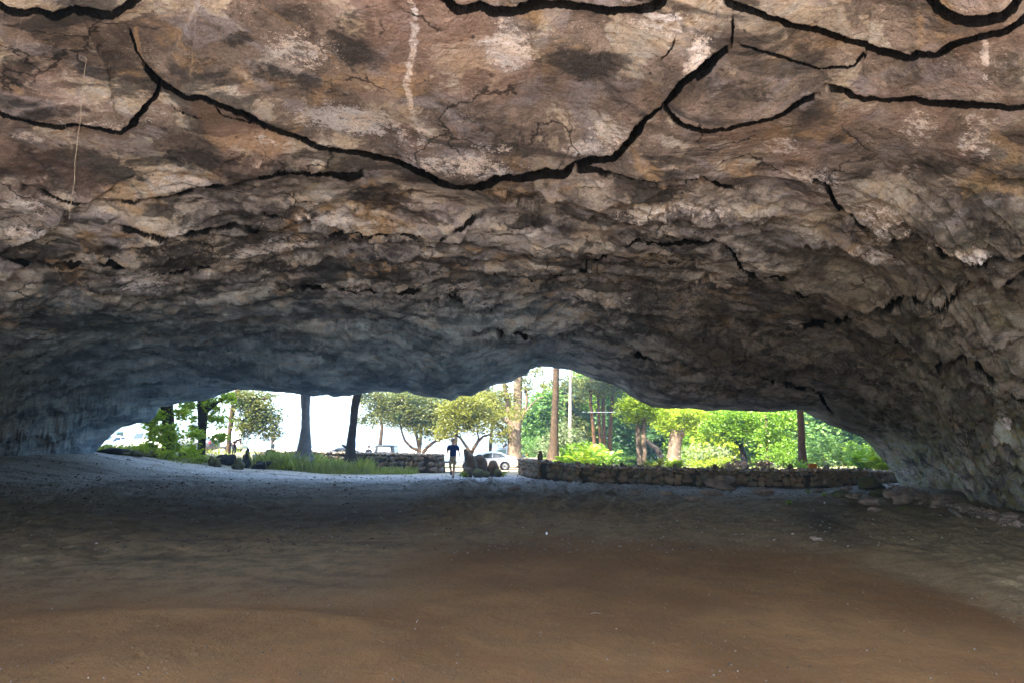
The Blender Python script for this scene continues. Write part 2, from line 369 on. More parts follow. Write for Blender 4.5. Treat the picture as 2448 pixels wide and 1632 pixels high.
    dz += .026*plates(wx*2.6+jx*2, wy*2.0+jy*2, 163, 1.0)*pm
    dz += .16*ridged(X*.55, Y*.45, 4, 71)*mid*.6
    dz += wallish*.16*plates(X*.9+Y*.6+jx, Z*1.3-Y*.3+jy, 171, 1.0)*tob
    dz += .10*fbm(X*1.6, Y*1.3, 4, 81)*(.3+.9*mid)
    dz += .05*fbm(X*5, Y*4, 4, 83)*(.12+.8*mid)*np.clip(Y/14, .4, 1.6)
    dz += wallish*(.55*fbm(X*.5+Y*.4, Z*1.1-Y*.2, 4, 97)+.22*ridged(X*1.3, Z*1.7+Y*.6, 4, 99))*tob
    dz += (1-tob)*.05*fbm(X*2.2, X*.3, 4, 103)
    Z2 = Z+dz
    # stains
    ch = {'white':np.zeros_like(Z),'dark':np.zeros_like(Z),'ochre':np.zeros_like(Z)}
    for c, cx, cy, rx_, ry_, ang, st in STAINS:
        if st == 0: continue
        a = R(ang); m = (abs(U-cx) < (rx_+ry_)*2.2)&(abs(V-cy) < (rx_+ry_)*2.2)&(Y > 1.5)
        du = U[m]-cx; dv = V[m]-cy; p = du*math.cos(a)+dv*math.sin(a); r = -du*math.sin(a)+dv*math.cos(a)
        d = np.sqrt((p/rx_)**2+(r/ry_)**2); d = d*(1+.35*fbm(U[m]*.03, V[m]*.05, 3, int(cx)))
        ch[c][m] = np.maximum(ch[c][m], st*(1-sm(d, .35, 1.35)))
    # pale drip running down the big slab
    m = (abs(U-985) < 60)&(V < 300)&(Y > 1.5)
    cx_ = 984+9*np.sin(V[m]/38)+6*gn(V[m]*.03, V[m]*0, 5); w = 11+4*gn(V[m]*.05, V[m]*0+3, 6)
    ch['white'][m] = np.maximum(ch['white'][m], .85*(1-sm(abs(U[m]-cx_)/w, .4, 1.4))*(1-sm(V[m], 230, 300)))
    near = 1-sm(V, 300, 620)
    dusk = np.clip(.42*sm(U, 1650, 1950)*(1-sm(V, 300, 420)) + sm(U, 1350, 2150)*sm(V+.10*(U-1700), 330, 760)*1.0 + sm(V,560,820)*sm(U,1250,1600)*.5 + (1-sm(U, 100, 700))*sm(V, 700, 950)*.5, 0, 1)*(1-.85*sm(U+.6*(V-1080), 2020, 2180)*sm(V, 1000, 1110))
    moss = sm(U, 1750, 2200)*sm(V, 930, 1080)+.6*wallish*sm(U, 1500, 1900)
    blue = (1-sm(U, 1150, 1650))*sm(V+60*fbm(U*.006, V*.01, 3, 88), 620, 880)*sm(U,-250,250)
    verts = np.stack([X, Y, Z2], -1).reshape(-1,3); nr, nc = X.shape
    # outer lip of the brow, turning up and out
    ext = []; lastY = Y[-1]; lastZ = Z2[-1]
    for dy, up in ((.06,.03),(.14,.13),(.25,.4),(.4,1.0)):
        ext.append(np.stack([X[-1], lastY+dy, lastZ+up], -1))
    verts = np.vstack([verts]+ext)
    nr2 = nr+len(ext)
    at_ = {k: np.concatenate([v.ravel()]+[v[-1]]*len(ext)) for k, v in {'white':ch['white'],'dark':ch['dark'],'ochre':ch['ochre'],'crack_shade':crack_shade,'near':near,'moss':np.clip(moss,0,1),'blue':np.clip(blue,0,1),'dusk':dusk}.items()}
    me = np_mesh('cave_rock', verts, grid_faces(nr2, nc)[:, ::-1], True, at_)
    return me, (X, Y, Z2, U, V)

def cave_material():
    m, nt, out = newmat('cave_rock'); g = N(nt); co = g.coords()
    co2 = g.coords((1,.8,1.6))
    wn = g.noise(co, .9, 5, .6, 0, 1)
    vm = g.n('VectorMath', operation='MULTIPLY_ADD'); g.l(wn, vm.inputs[0]); vm.inputs[1].default_value = (.9,.9,.9); g.l(co2, vm.inputs[2])
    wc = vm.outputs[0]
    near = g.attr('near')
    n1 = g.noise(wc, .85, 5, .62, .4); n2 = g.noise(wc, 2.8, 6, .65, .6); n3 = g.noise(co, 11, 5, .7); n4 = g.noise(co, 42, 3, .6)
    v = g.math('ADD', g.math('MULTIPLY', n1, .55), g.math('MULTIPLY', n2, .45))
    # rock body: soot to brown to tan
    warm = g.ramp(v, [(.32,(.040,.034,.034)),(.41,(.125,.098,.088)),(.49,(.235,.182,.155)),(.57,(.37,.285,.245)),(.68,(.58,.48,.43))])
    cool = g.ramp(v, [(.36,(.035,.033,.038)),(.43,(.12,.11,.115)),(.50,(.31,.285,.275)),(.56,(.56,.50,.46)),(.65,(.82,.74,.66))])
    col = g.mix(near, cool, warm)
    # ochre and rusty mineral
    oc = g.math('ADD', g.attr('ochre'), g.math('MULTIPLY', g.noise(wc, 1.3, 6, .6), .9))
    col = g.mix(g.rng(oc, .62, 1.6, 0, .75), col, (.52,.34,.20))
    oc2 = g.rng(g.noise(wc, .7, 7, .6, .8), .55, .64, 0, .7)
    col = g.mix(oc2, col, (.50,.33,.18))
    pc = g.rng(g.noise(wc, .85, 7, .62), .53, .575, 0, .9)
    pc = g.math('MULTIPLY', pc, g.rng(n3, .30, .55, .35, 1.0))
    col = g.mix(pc, col, g.mix(g.rng(n2, .42, .58), (.62,.50,.38), (.60,.555,.51)))
    # lilac grey weathered skin
    li = g.rng(g.noise(co2, 1.1, 6, .6, 1.0), .52, .62, 0, .6)
    col = g.mix(li, col, (.36,.33,.365))
    # pale crust: broken up by two sizes of grain
    grain = g.math('ADD', g.math('MULTIPLY', n3, .9), g.math('MULTIPLY', n4, .5))
    wv = g.math('ADD', g.attr('white'), g.math('MULTIPLY', g.math('SUBTRACT', grain, .7), 2.6))
    wv = g.math('ADD', wv, g.math('MULTIPLY', g.math('SUBTRACT', n2, .5), 1.3))
    wf = g.rng(wv, .42, .80, 0, .88)
    pale = g.mix(g.rng(g.noise(co, 2.0, 4), .4, .6), (.82,.70,.64), (.70,.66,.68))
    col = g.mix(wf, col, pale)
    wf2 = g.rng(wv, .50, 1.05, 0, .92)
    # scattered lichen flecks
    fl = g.math('MULTIPLY', g.rng(n4, .60, .67), g.rng(g.noise(co, 1.4, 4), .47, .62))
    col = g.mix(g.math('MULTIPLY', fl, .75), col, (.80,.70,.62))
    fl2 = g.math('MULTIPLY', g.rng(g.noise(co, 6.5, 6, .75), .56, .66), g.rng(g.noise(co2, .6, 4), .45, .6))
    col = g.mix(g.math('MULTIPLY', fl2, .6), col, (.68,.57,.50))
    # soot
    dv = g.math('ADD', g.attr('dark'), g.math('MULTIPLY', g.math('SUBTRACT', n2, .5), 2.6))
    dv = g.math('ADD', dv, g.math('MULTIPLY', g.math('SUBTRACT', n3, .5), 1.5))
    col = g.mix(g.rng(dv, .34, .95, 0, .88), col, (.028,.026,.027))
    dk = g.rng(g.noise(g.coords((.5,1.0,1.3)), .85, 7, .62, 1.0), .53, .60, 0, .78)
    col = g.mix(dk, col, (.040,.036,.036))
    sb = g.math('MULTIPLY', g.rng(g.noise(co, .30, 5, .62, .6), .46, .66, 0, .62), g.math('MULTIPLY_ADD', near, .8, .2))
    sb = g.math('MULTIPLY', sb, g.rng(n3, .25, .60, .45, 1.0))
    col = g.mix(sb, col, (.050,.042,.040))
    pk = g.math('MULTIPLY', g.rng(g.noise(wc, .55, 5, .6), .50, .64, 0, .40), near)
    col = g.mix(pk, col, (.42,.27,.22))
    fine = g.rng(g.noise(co, 19, 4, .75), .30, .70, .72, 1.26, False)
    vmx = g.n('VectorMath', operation='SCALE'); g.l(col, vmx.inputs[0]); g.l(fine, vmx.inputs['Scale']); col = vmx.outputs[0]
    col = g.mix(wf2, col, pale)
    # pits
    pt = g.math('MULTIPLY', g.rng(g.noise(co, 9, 2, .5), .66, .72), g.rng(g.noise(co, .8, 2), .5, .6))
    col = g.mix(g.math('MULTIPLY', pt, .8), col, (.02,.018,.018))
    # algae on the damp right side
    mo = g.math('MULTIPLY', g.attr('moss'), g.rng(g.noise(co, 1.6, 8, .68), .44, .56))
    col = g.mix(g.math('MULTIPLY', mo, .8), col, g.mix(g.rng(g.noise(co,5,4),.4,.6), (.34,.30,.12), (.42,.46,.38)))
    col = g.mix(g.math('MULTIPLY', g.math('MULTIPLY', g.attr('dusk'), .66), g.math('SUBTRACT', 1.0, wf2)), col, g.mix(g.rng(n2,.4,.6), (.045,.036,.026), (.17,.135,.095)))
    vor = g.n('TexVoronoi', feature='DISTANCE_TO_EDGE'); vor.inputs['Scale'].default_value = .75; g.l(wc, vor.inputs['Vector'])
    hl = g.math('MULTIPLY', g.rng(vor.outputs['Distance'], .004, .016, 1, 0), g.rng(g.noise(co, .5, 3), .50, .58))
    col = g.mix(g.math('MULTIPLY', hl, .85), col, (.015,.013,.012))
    bl = g.math('MULTIPLY', g.attr('blue'), g.rng(n2, .30, .62, .45, .85))  # bluish light veil near the mouth put into the rock colour
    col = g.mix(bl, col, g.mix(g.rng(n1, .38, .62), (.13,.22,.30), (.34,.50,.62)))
    col = g.mix(g.rng(g.attr('crack_shade'), .25, .8, 0, .97), col, (.004,.004,.004))  # shadow in the ledge gaps put into the colour as near black
    b = g.bump(g.noise(wc, 2.2, 7, .62), .85, .15); ck = g.rng(g.attr('crack_shade'), .2, .6, .2, 0.0)
    b = g.bump(n3, .9, .05, b); b = g.bump(n4, .7, .008, b)
    bs = g.bsdf(out, col, .86, b, .18); g.l(ck, bs.inputs['Specular IOR Level'])
    return m

def build_cliff():
    xs = np.concatenate([np.arange(-75,-24,3.0), np.arange(-24,20,.5), np.arange(20,60,3.0)])
    rows = []
    Ybx = np.interp(xs, _bx, _bY); zb = np.maximum(zb_x(xs), gz(xs, Ybx)-1.5)
    n = fbm(xs*.2, xs*.05, 4, 3)
    prof_ = [(.5,.6),(1.0,1.6),(1.6,3.5),(1.9,6.0),(1.5,9.0),(.3,20.0),(-3,21.5),(-10,21.5),(-18,18.0),(-27,13.0),(-36,9.6),(-40.2,8.6)]
    V = []
    for i,(dy,h) in enumerate(prof_):
        t = min(1, h/12.); z = np.where(h < 11.9, zb+(h-.3)*(1-t)+t*h, 0)+(h if h >= 11.9 else 0)
        y = Ybx+dy+n*(.8 if i > 1 else 0)
        if i >= 7: y = np.interp(dy, [-40.2,-10], [YBACK-.1,18])+n*0; y = np.full_like(xs, y)
        if h < 11.9: z = zb+h-.0
        V.append(np.stack([xs, y, z+(n*1.2 if i > 2 else 0)], -1))
    return np_mesh('cliff', np.stack(V), grid_faces(len(prof_), len(xs)), True)

# ---------------------------------------------------------------- ground mesh
def build_ground():
    sf = np.linspace(-.95,.95,900); so = np.concatenate([np.linspace(.97,2.5,24), np.linspace(2.8,60,20)])
    s = np.concatenate([-so[::-1], sf, so])
    q = np.linspace(0,1,560); Y = 1/((1-q)/3.6+q/60.0)
    Y = np.concatenate([Y, 60*1.09**np.arange(1,28)])
    Yb_ = np.concatenate([-np.geomspace(400, 2, 40), np.arange(-1.6, 3.55, .2)])
    Xf = s[None,:]*Y[:,None]; Yf = np.repeat(Y[:,None], len(s), 1)
    Xb = s[None,:]*np.maximum(3.6, np.abs(Yb_))[:,None]; Ybk = np.repeat(Yb_[:,None], len(s), 1)
    X = np.vstack([Xb, Xf]); Yy = np.vstack([Ybk, Yf])
    Z = gz(X, Yy)
    U, V = project(X, np.maximum(Yy, 1.), Z)
    U = np.where(Yy > 1.5, U, 1224); V = np.where(Yy > 1.5, V, 1700)
    inside = 1-sm(Yy, 27, 36)
    # edge of the trodden brown floor
    rimv = np.interp(U, [-200,0,300,600,900,1050,1180,1300,1450,1600,1750,1900,2050,2200,2350,2448,2700],
                        [1420,1400,1375,1345,1325,1305,1292,1284,1290,1296,1302,1318,1345,1385,1440,1490,1600])+5*fbm(U*.01, U*0+1, 4, 9)
    rr_ = V-rimv+34*fbm(X*.9,Yy*.7,5,66); brown = .55*sm(rr_, -75, 25)+.45*sm(rr_, -14, 20)
    left_soft = sm(U, 700, 1150)
    brown = brown*left_soft + (1-left_soft)*sm(V+30*fbm(U*.006, V*.01, 3, 12), 1330, 1500)
    Z += .09*(1-sm(V-rimv, -26, 8))*left_soft*inside*sm(Yy,4,8)
    rough = sm(V, 1135, 1165)*(1-sm(V-rimv, -60, -10))*inside*sm(Yy,4,8)
    lumps = sm(U, 950, 1120)*(1-sm(U, 1330, 1800))*rough
    Z += .12*np.maximum(ridged(X*1.3, Yy*.9, 4, 21), -.1)*(.45*rough+.9*lumps)+.07*fbm(X*.9, Yy*.8, 4, 22)*rough
    Z += .13*fbm(X*2.0, Yy*1.4, 4, 33)*(rough*.6+lumps)+.05*fbm(X*.45, Yy*.35, 4, 25)*inside + .02*fbm(X*1.6, Yy*1.2, 4, 27)*(.25+rough)*inside
    Z += .012*fbm(X*5, Yy*4, 4, 29)*(.12+rough+.8*(1-brown))*inside
    Z += -.16*np.exp(-(((U-600)/330)**2+((V-1235)/45)**2))*inside + .12*np.exp(-(((U-620)/420)**2+((V-1165)/20)**2))*inside
    # low swells of the trodden floor
    Z += .035*np.exp(-((V-1464-30*((U-450)/500)**2)/14)**2)*(1-sm(U,750,1000))*sm(Yy,4,6) + .03*np.exp(-((V-1310+.0*U)/10)**2)*(1-sm(U,500,1000))*inside
    # heel marks
    for (u0,v0,r0) in ((440,1568,26),(335,1568,12),(395,1580,6),(1368,1545,13),(1960,1335,16),(760,1493,14),(1510,1305,22),(1930,1335,12)):
        d = np.hypot((U-u0)/r0, (V-v0)/(r0*.55)); d = d*(1+.5*gn(U*.06, V*.09, 8)); Z += -.010*np.exp(-d**2*1.6)+.005*np.exp(-((d-1.2)/.3)**2)*sm(V-v0,4,-4)
    # darker floor patches, right of the middle and over the left half
    darkp = np.exp(-(((U-1960-(V-1240)*.6)/75)**2+((V-1262)/50)**2)*1.2)+ .8*np.exp(-(((U-480)/330)**2+((V-1215)/50)**2))+.75*np.exp(-(((U-900)/170)**2+((V-1235)/40)**2))+.5*np.exp(-(((U-1200)/250)**2+((V-1195)/22)**2))
    gravel = (1-sm(V, 1150+16*fbm(U*.008,V*.03,3,5), 1215))*sm(Yy,4,9)
    outside = sm(Yy, 33, 44)
    litter = sm(U, 1950, 2150)*sm(V, 1160, 1230)*(1-sm(V-rimv,-20,30))*inside + (1-sm(U, 250, 700))*(1-sm(V,1100,1150))*inside
    att = dict(brown=brown, gravel=gravel, dark=np.clip(darkp,0,1), outside=outside, litter=np.clip(litter,0,1), behind=sm(-Yy, .5, 3), far=sm(Yy, 66, 74))
    nr, nc = X.shape
    return np_mesh('ground', np.stack([X, Yy, Z], -1), grid_faces(nr, nc), True, att), (X, Yy, Z)
def ground_material():
    m, nt, out = newmat('ground'); g = N(nt); co = g.coords()
    n1 = g.noise(co, .5, 8, .6, .3); n2 = g.noise(co, 2.6, 9, .65); n3 = g.noise(co, 14, 7, .7); n4 = g.noise(co, 60, 4, .6)
    br = g.mix(g.rng(n1, .36, .64), (.125,.064,.023), (.192,.108,.043))
    br = g.mix(g.rng(n2, .42, .62, 0, .55), br, (.12,.075,.035))
    br = g.mix(g.rng(n3, .52, .75, 0, .35), br, (.19,.125,.06))
    gr = g.mix(g.rng(n2, .38, .62), (.125,.098,.058), (.25,.195,.115))
    gr = g.mix(g.rng(n3, .5, .72, 0, .5), gr, (.36,.30,.21))
    col = g.mix(g.math('ADD', g.attr('brown'), g.math('MULTIPLY', g.math('SUBTRACT', n2, .5), .5), clamp=True), gr, br)
    gv = g.mix(g.rng(n3, .40, .62), (.16,.155,.15), (.58,.56,.54))
    gv = g.mix(g.rng(n4, .60, .68, 0, .6), gv, (.62,.60,.58))
    gv = g.mix(g.rng(n1, .5, .62, 0, .5), gv, (.13,.10,.07))
    col = g.mix(g.math('MULTIPLY', g.attr('gravel'), g.rng(n2,.3,.5,.55,1.0)), col, gv)
    bd = g.rng(g.noise(g.coords((.35,1.0,1)), .8, 6, .65), .52, .64, 0, .55)
    col = g.mix(g.math('MULTIPLY', bd, g.math('SUBTRACT', 1.0, g.attr('brown'))), col, (.045,.038,.030))
    col = g.mix(g.math('MULTIPLY', g.attr('dark'), g.rng(n2, .3, .6, .5, .9)), col, (.026,.023,.021))
    lt = g.math('MULTIPLY', g.attr('litter'), g.rng(n3, .50, .60))
    col = g.mix(g.math('MULTIPLY', lt, .7), col, g.mix(g.rng(n4,.45,.55), (.20,.12,.06), (.10,.12,.04)))
    gs = g.mix(g.rng(n2, .4, .6), (.07,.10,.025), (.16,.14,.07))
    col = g.mix(g.attr('outside'), col, gs)
    col = g.mix(g.attr('behind'), col, (.74,.70,.64))  # pale unseen ground behind the camera, added to bounce light onto the roof
    col = g.mix(g.attr('far'), col, (.45,.40,.32))
    n5 = g.noise(co, 150, 3, .6); col = g.mix(g.rng(n5, .58, .66, 0, .35), col, (.34,.25,.16)); col = g.mix(g.rng(n5, .30, .40, .4, 0), col, (.05,.032,.018))
    b = g.bump(n2, .7, .07); b = g.bump(n3, .9, .03, b); b = g.bump(n4, 1.0, .010, b); b = g.bump(n5, .8, .004, b)
    g.bsdf(out, col, .9, b, .2); return m
# ---------------------------------------------------------------- foliage
def leaf_mesh(name, C, size, spread=None, flat=.4, asp=2.0, droop=0):
    """C: (n,3) leaf centres; folded diamond leaves with random facing"""
    n = len(C); C = np.asarray(C, float)
    sz = size*(.6+.8*rng.random(n))
    th = rng.random(n)*2*math.pi; up = rng.normal(0, .6, n)-droop
    ax = np.stack([np.cos(th), np.sin(th), up], -1); ax /= np.linalg.norm(ax, axis=1)[:,None]
    nr = rng.normal(0, 1, (n,3)); nr[:,2] += flat*3; nr -= (nr*ax).sum(1)[:,None]*ax; nr /= np.linalg.norm(nr, axis=1)[:,None]+1e-9
    sd = np.cross(ax, nr)
    L = ax*sz[:,None]*.5; W = sd*(sz/asp)[:,None]*.5; B = nr*(sz*.08)[:,None]
    v = np.stack([C-L, C+W+B-L*.1, C+L-B, C-W+B-L*.1], 1).reshape(-1,3)
    f = np.arange(n*4).reshape(n,4)
    tone = np.repeat(np.clip(rng.normal(.5,.28,n), 0, 1), 4)
    return np_mesh(name, v, f, False, dict(tone=tone))
def clump_points(blobs, dens, clr=.35, seed=None):
    """leaf centres gathered in clumps inside ellipsoids (cx,cy,cz,rx,ry,rz); gaps stay between clumps"""
    out = []
    for (cx,cy,cz,rx,ry,rz) in blobs:
        vol = (rx*ry*rz)**(1/3.); nc = max(9, int(dens*rx*max(rz,.3)*6))
        d = rng.normal(0,1,(nc,3)); d /= np.linalg.norm(d,axis=1)[:,None]; r = rng.random(nc)**.45
        c = d*r[:,None]*np.array([rx,ry,rz])+np.array([cx,cy,cz])
        for q in c:
            k = int(rng.integers(14,34)); cr = clr*rng.uniform(.6,1.5)
            out.append(q+rng.normal(0,1,(k,3))*np.array([cr,cr,cr*.55]))
    return np.concatenate(out)
def loc(p, base): return (p[0]-base[0], p[1]-base[1], p[2]-base[2])

def make_tree(name, label, base, trunks, blobs, bark, leaf, lsize=.2, dens=5, clr=.35, group=None, extra=None, cat='tree', hidden_top=None, flat=.4):
    """base: world Vector. trunks: list of (points [(dx,dy,z above base)], radii); blobs relative to base."""
    root = empty(name, base); tag(root, label, cat, group)
    mb = MB()
    for i,(pts, rad) in enumerate(trunks):
        # refine with a gentle wander
        P2=[];R2=[]
        for a in range(len(pts)-1):
            k = 4
            for j in range(k):
                t=j/k; p=[pts[a][c]*(1-t)+pts[a+1][c]*t for c in range(3)]; wv=.05*min(rad[a],.2)
                if a+j>0: p=[p[0]+random.uniform(-wv,wv),p[1]+random.uniform(-wv,wv),p[2]]
                P2.append(p);R2.append(rad[a]*(1-t)+rad[a+1]*t)
        P2.append(pts[-1]);R2.append(rad[-1])
        mb.tube(P2, R2, 12 if rad[0] > .12 else 7, wob=.09, seed=i*3.1+base[0])
    mb.build('trunk', bark, root)
    if blobs:
        pts = clump_points(blobs, dens, clr)
        link('crown', leaf_mesh('crown', pts, lsize, flat=flat), leaf, root)
    return root
def px_m(px, Y): return px/F*Y       # photo pixels to metres at a depth
def trunk_px(base, pts, Y):          # photo points and pixel widths -> trunk spec relative to base
    out=[];rad=[]
    for (px,py,w) in pts:
        p = P(px,py,Y); out.append((p.x-base.x, p.y-base.y, p.z-base.z)); rad.append(px_m(w,Y)/2)
    return out, rad
def blobs_px(base, L, Y):            # (px,py,rx,ry[,depth offset, depth radius]) -> blobs
    out=[]
    for b in L:
        px,py,rx,ry = b[:4]; dy = b[4] if len(b)>4 else 0; rd = b[5] if len(b)>5 else None
        p = P(px,py,Y+dy); k = (Y+dy)/F; out.append((p.x-base.x,p.y-base.y,p.z-base.z, rx*k, rd if rd else rx*k*.8, ry*k))
    return out
def shrub(name, label, base, blobs, stems, leaf, stemm, lsize=.12, dens=6, clr=.16, group=None, cat='shrub', flat=.4):
    root = empty(name, base); tag(root, label, cat, group)
    mb = MB()
    for i in range(stems):
        b = random.choice(blobs); tx=b[0]+random.uniform(-.6,.6)*b[3]; ty=b[1]+random.uniform(-.6,.6)*b[4]; tz=b[2]+random.uniform(-.3,.5)*b[5]
        x0=tx*.7+random.uniform(-.1,.1); y0=ty*.7
        mb.tube([(x0,y0,-.08),((x0+tx)/2,(y0+ty)/2,tz*.5),(tx,ty,max(tz,.2))],[.022,.014,.006],5)
    mb.build('stems', stemm, root)
    link('foliage', leaf_mesh('foliage', clump_points(blobs, dens, clr), lsize, flat=flat), leaf, root)
    return root
def frond_plant(name, label, base, n, length, leaf, stemm, group=None, lean=(0,0), cat='plant', nl=14, wid=.05, llen=.28):
    """arching stems with rows of leaflets"""
    root = empty(name, base); tag(root, label, cat, group)
    mb = MB(); V=[];Fc=[];T=[]
    for i in range(n):
        a = random.uniform(0,2*math.pi); L = length*random.uniform(.7,1.15); out_=random.uniform(.35,.8)
        pts=[]
        for k in range(nl+1):
            t=k/nl; r=L*out_*t; z=L*(1.15*t-.75*t*t*out_*1.2)
            pts.append(Vector((math.cos(a)*r+lean[0]*t*L+random.uniform(-.01,.01), math.sin(a)*r+lean[1]*t*L, z)))
        mb.tube(pts, [.014*(1-k/nl*.7) for k in range(nl+1)], 5)
        for k in range(3, nl+1):
            d=(pts[k]-pts[k-1]).normalized(); side=d.cross(Vector((0,0,1))).normalized()
            ll=llen*(1-.5*abs(k/nl-.5))
            for s in (-1,1):
                tip=pts[k]+side*s*ll+d*ll*.5+Vector((0,0,-ll*.35)); w=d*wid*.5
                mid=(pts[k]+tip)/2+Vector((0,0,ll*.08)); b=len(V)
                V+= [pts[k],mid+w,tip,mid-w]; Fc.append((b,b+1,b+2,b+3)); T+=[random.random()]*4
    mb.build('stems', stemm, root)
    link('foliage', np_mesh('foliage', V, Fc, False, dict(tone=T)), leaf, root)
    return root
# ---------------------------------------------------------------- rocks
def rock_mb(mb, c, r, seed, sub=2, sq=(1,1,1), rz=0, rough=.22):
    import bmesh
    bm = bmesh.new(); bmesh.ops.create_icosphere(bm, subdivisions=sub, radius=1)
    ca,sa=math.cos(rz),math.sin(rz); v=[]
    for q in bm.verts:
        p=q.co.copy(); n=1+rough*mnoise.noise(p*1.1+Vector((seed*1.7,seed*.3,0)))*2+rough*.35*mnoise.noise(p*3+Vector((seed,0,seed)))
        # slightly blocky
        p=Vector((math.copysign(abs(p.x)**.93,p.x),math.copysign(abs(p.y)**.93,p.y),math.copysign(abs(p.z)**.93,p.z)))*n*r
        p=Vector((p.x*sq[0],p.y*sq[1],p.z*sq[2])); v.append((c[0]+p.x*ca-p.y*sa, c[1]+p.x*sa+p.y*ca, c[2]+p.z))
    f=[[w.index for w in fc.verts] for fc in bm.faces]; bm.free(); mb.add(v,f)
def rock(name, label, cat, base, r, mat, seed, sq=(1,1,1), rz=0, sub=3, sink=.25, rough=.22, group=None):
    mb=MB(); rock_mb(mb,(0,0,r*sq[2]*(1-sink)),r,seed,sub,sq,rz,rough); o=mb.build(name,mat); o.location=base; tag(o,label,cat,group); return o
def stone_wall(name, label, path, H, mat, capm, big=.42, small=.18, thick=.55, top_small=True, seed=1):
    """path: ground points; H: heights. field-stone faces with a cap of small stones tinted pale for skylight"""
    rnd = random.Random(seed); root = empty(name, path[0]); tag(root, label, 'stone wall'); b0=Vector(path[0])
    pts=[Vector(p)-b0 for p in path]
    seg=[(pts[i+1]-pts[i]).length for i in range(len(pts)-1)]; tot=sum(seg)
    def along(s):
        s=max(0,min(tot,s)); i=0
        while i<len(seg)-1 and s>seg[i]: s-=seg[i]; i+=1
        t=s/seg[i]; p=pts[i].lerp(pts[i+1],t); h=H[i]*(1-t)+H[i+1]*t; d=(pts[i+1]-pts[i]); d.z=0; d.normalize(); return p,h,d
    core=MB(); n=int(tot/.4)+2; ring=[]
    for k in range(n):
        p,h,d=along(tot*k/(n-1)); s=Vector((-d.y,d.x,0))*thick*.5*.8
        ring.append([p-s+Vector((0,0,-.2)),p+s+Vector((0,0,-.2)),p+s*.85+Vector((0,0,h-.07)),p-s*.85+Vector((0,0,h-.07))])
    v=[q for r_ in ring for q in r_]; f=[]
    for k in range(n-1):
        for j in range(4): f.append((k*4+j,k*4+(j+1)%4,(k+1)*4+(j+1)%4,(k+1)*4+j))
    f+=[(3,2,1,0),((n-1)*4,(n-1)*4+1,(n-1)*4+2,(n-1)*4+3)]
    core.add(v,f); core.build('core', M['mortar'], root, False)
    st=MB()
    for side in (-1,1):
        z=0.0; row=0; 
        while z < .97:
            hh = big*(1-z*1.0)+small*z; hh*=rnd.uniform(.85,1.1); s=rnd.uniform(0,.2)
            hm = sum(H)/len(H)
            while s<tot:
                w=hh*rnd.uniform(.55,1.5); p,h,d=along(s+w/2); nrm=Vector((-d.y,d.x,0))*side
                zz=z*h+hh*.5*rnd.uniform(.85,1.15)
                if zz<h-.02:
                    rock_mb(st, p+nrm*thick*rnd.uniform(.34,.46)+Vector((0,0,zz+rnd.uniform(-.06,.06))), hh*rnd.uniform(.44,.58), rnd.random()*99, 2, (min(1.5,w/hh),.75,rnd.uniform(.75,1.2)), math.atan2(d.y,d.x)+rnd.uniform(-.1,.1), .28)
                s+=w*.96
            z+=hh*.86/hm; row+=1
    for e,(s0,sg) in enumerate(((0,-1),(tot,1))):
        p,h,d=along(s0); zz=.15
        while zz<h:
            for o_ in (-.3,0,.3):
                rock_mb(st, p+d*sg*.10+Vector((-d.y,d.x,0))*o_*thick+Vector((0,0,zz)), rnd.uniform(.15,.21), rnd.random()*99, 2, (1,1,.9), rnd.random()*3, .2)
            zz+=rnd.uniform(.2,.3)
    st.build('stones', mat, root)
    cp=MB(); s=0
    while s<tot:
        p,h,d=along(s)
        for k in range(4):
            q=small*rnd.uniform(.35,.62); o_=(k/3-.5)*thick*.9+rnd.uniform(-.05,.05)
            rock_mb(cp, p+Vector((-d.y,d.x,0))*o_+d*rnd.uniform(-.08,.08)+Vector((0,0,h-.02+rnd.uniform(-.03,.03))), q, rnd.random()*99, 1, (rnd.uniform(.9,1.4),1,.75), rnd.random()*3, .2)
        s+=small*.85
    cp.build('capping', capm, root)
    return root
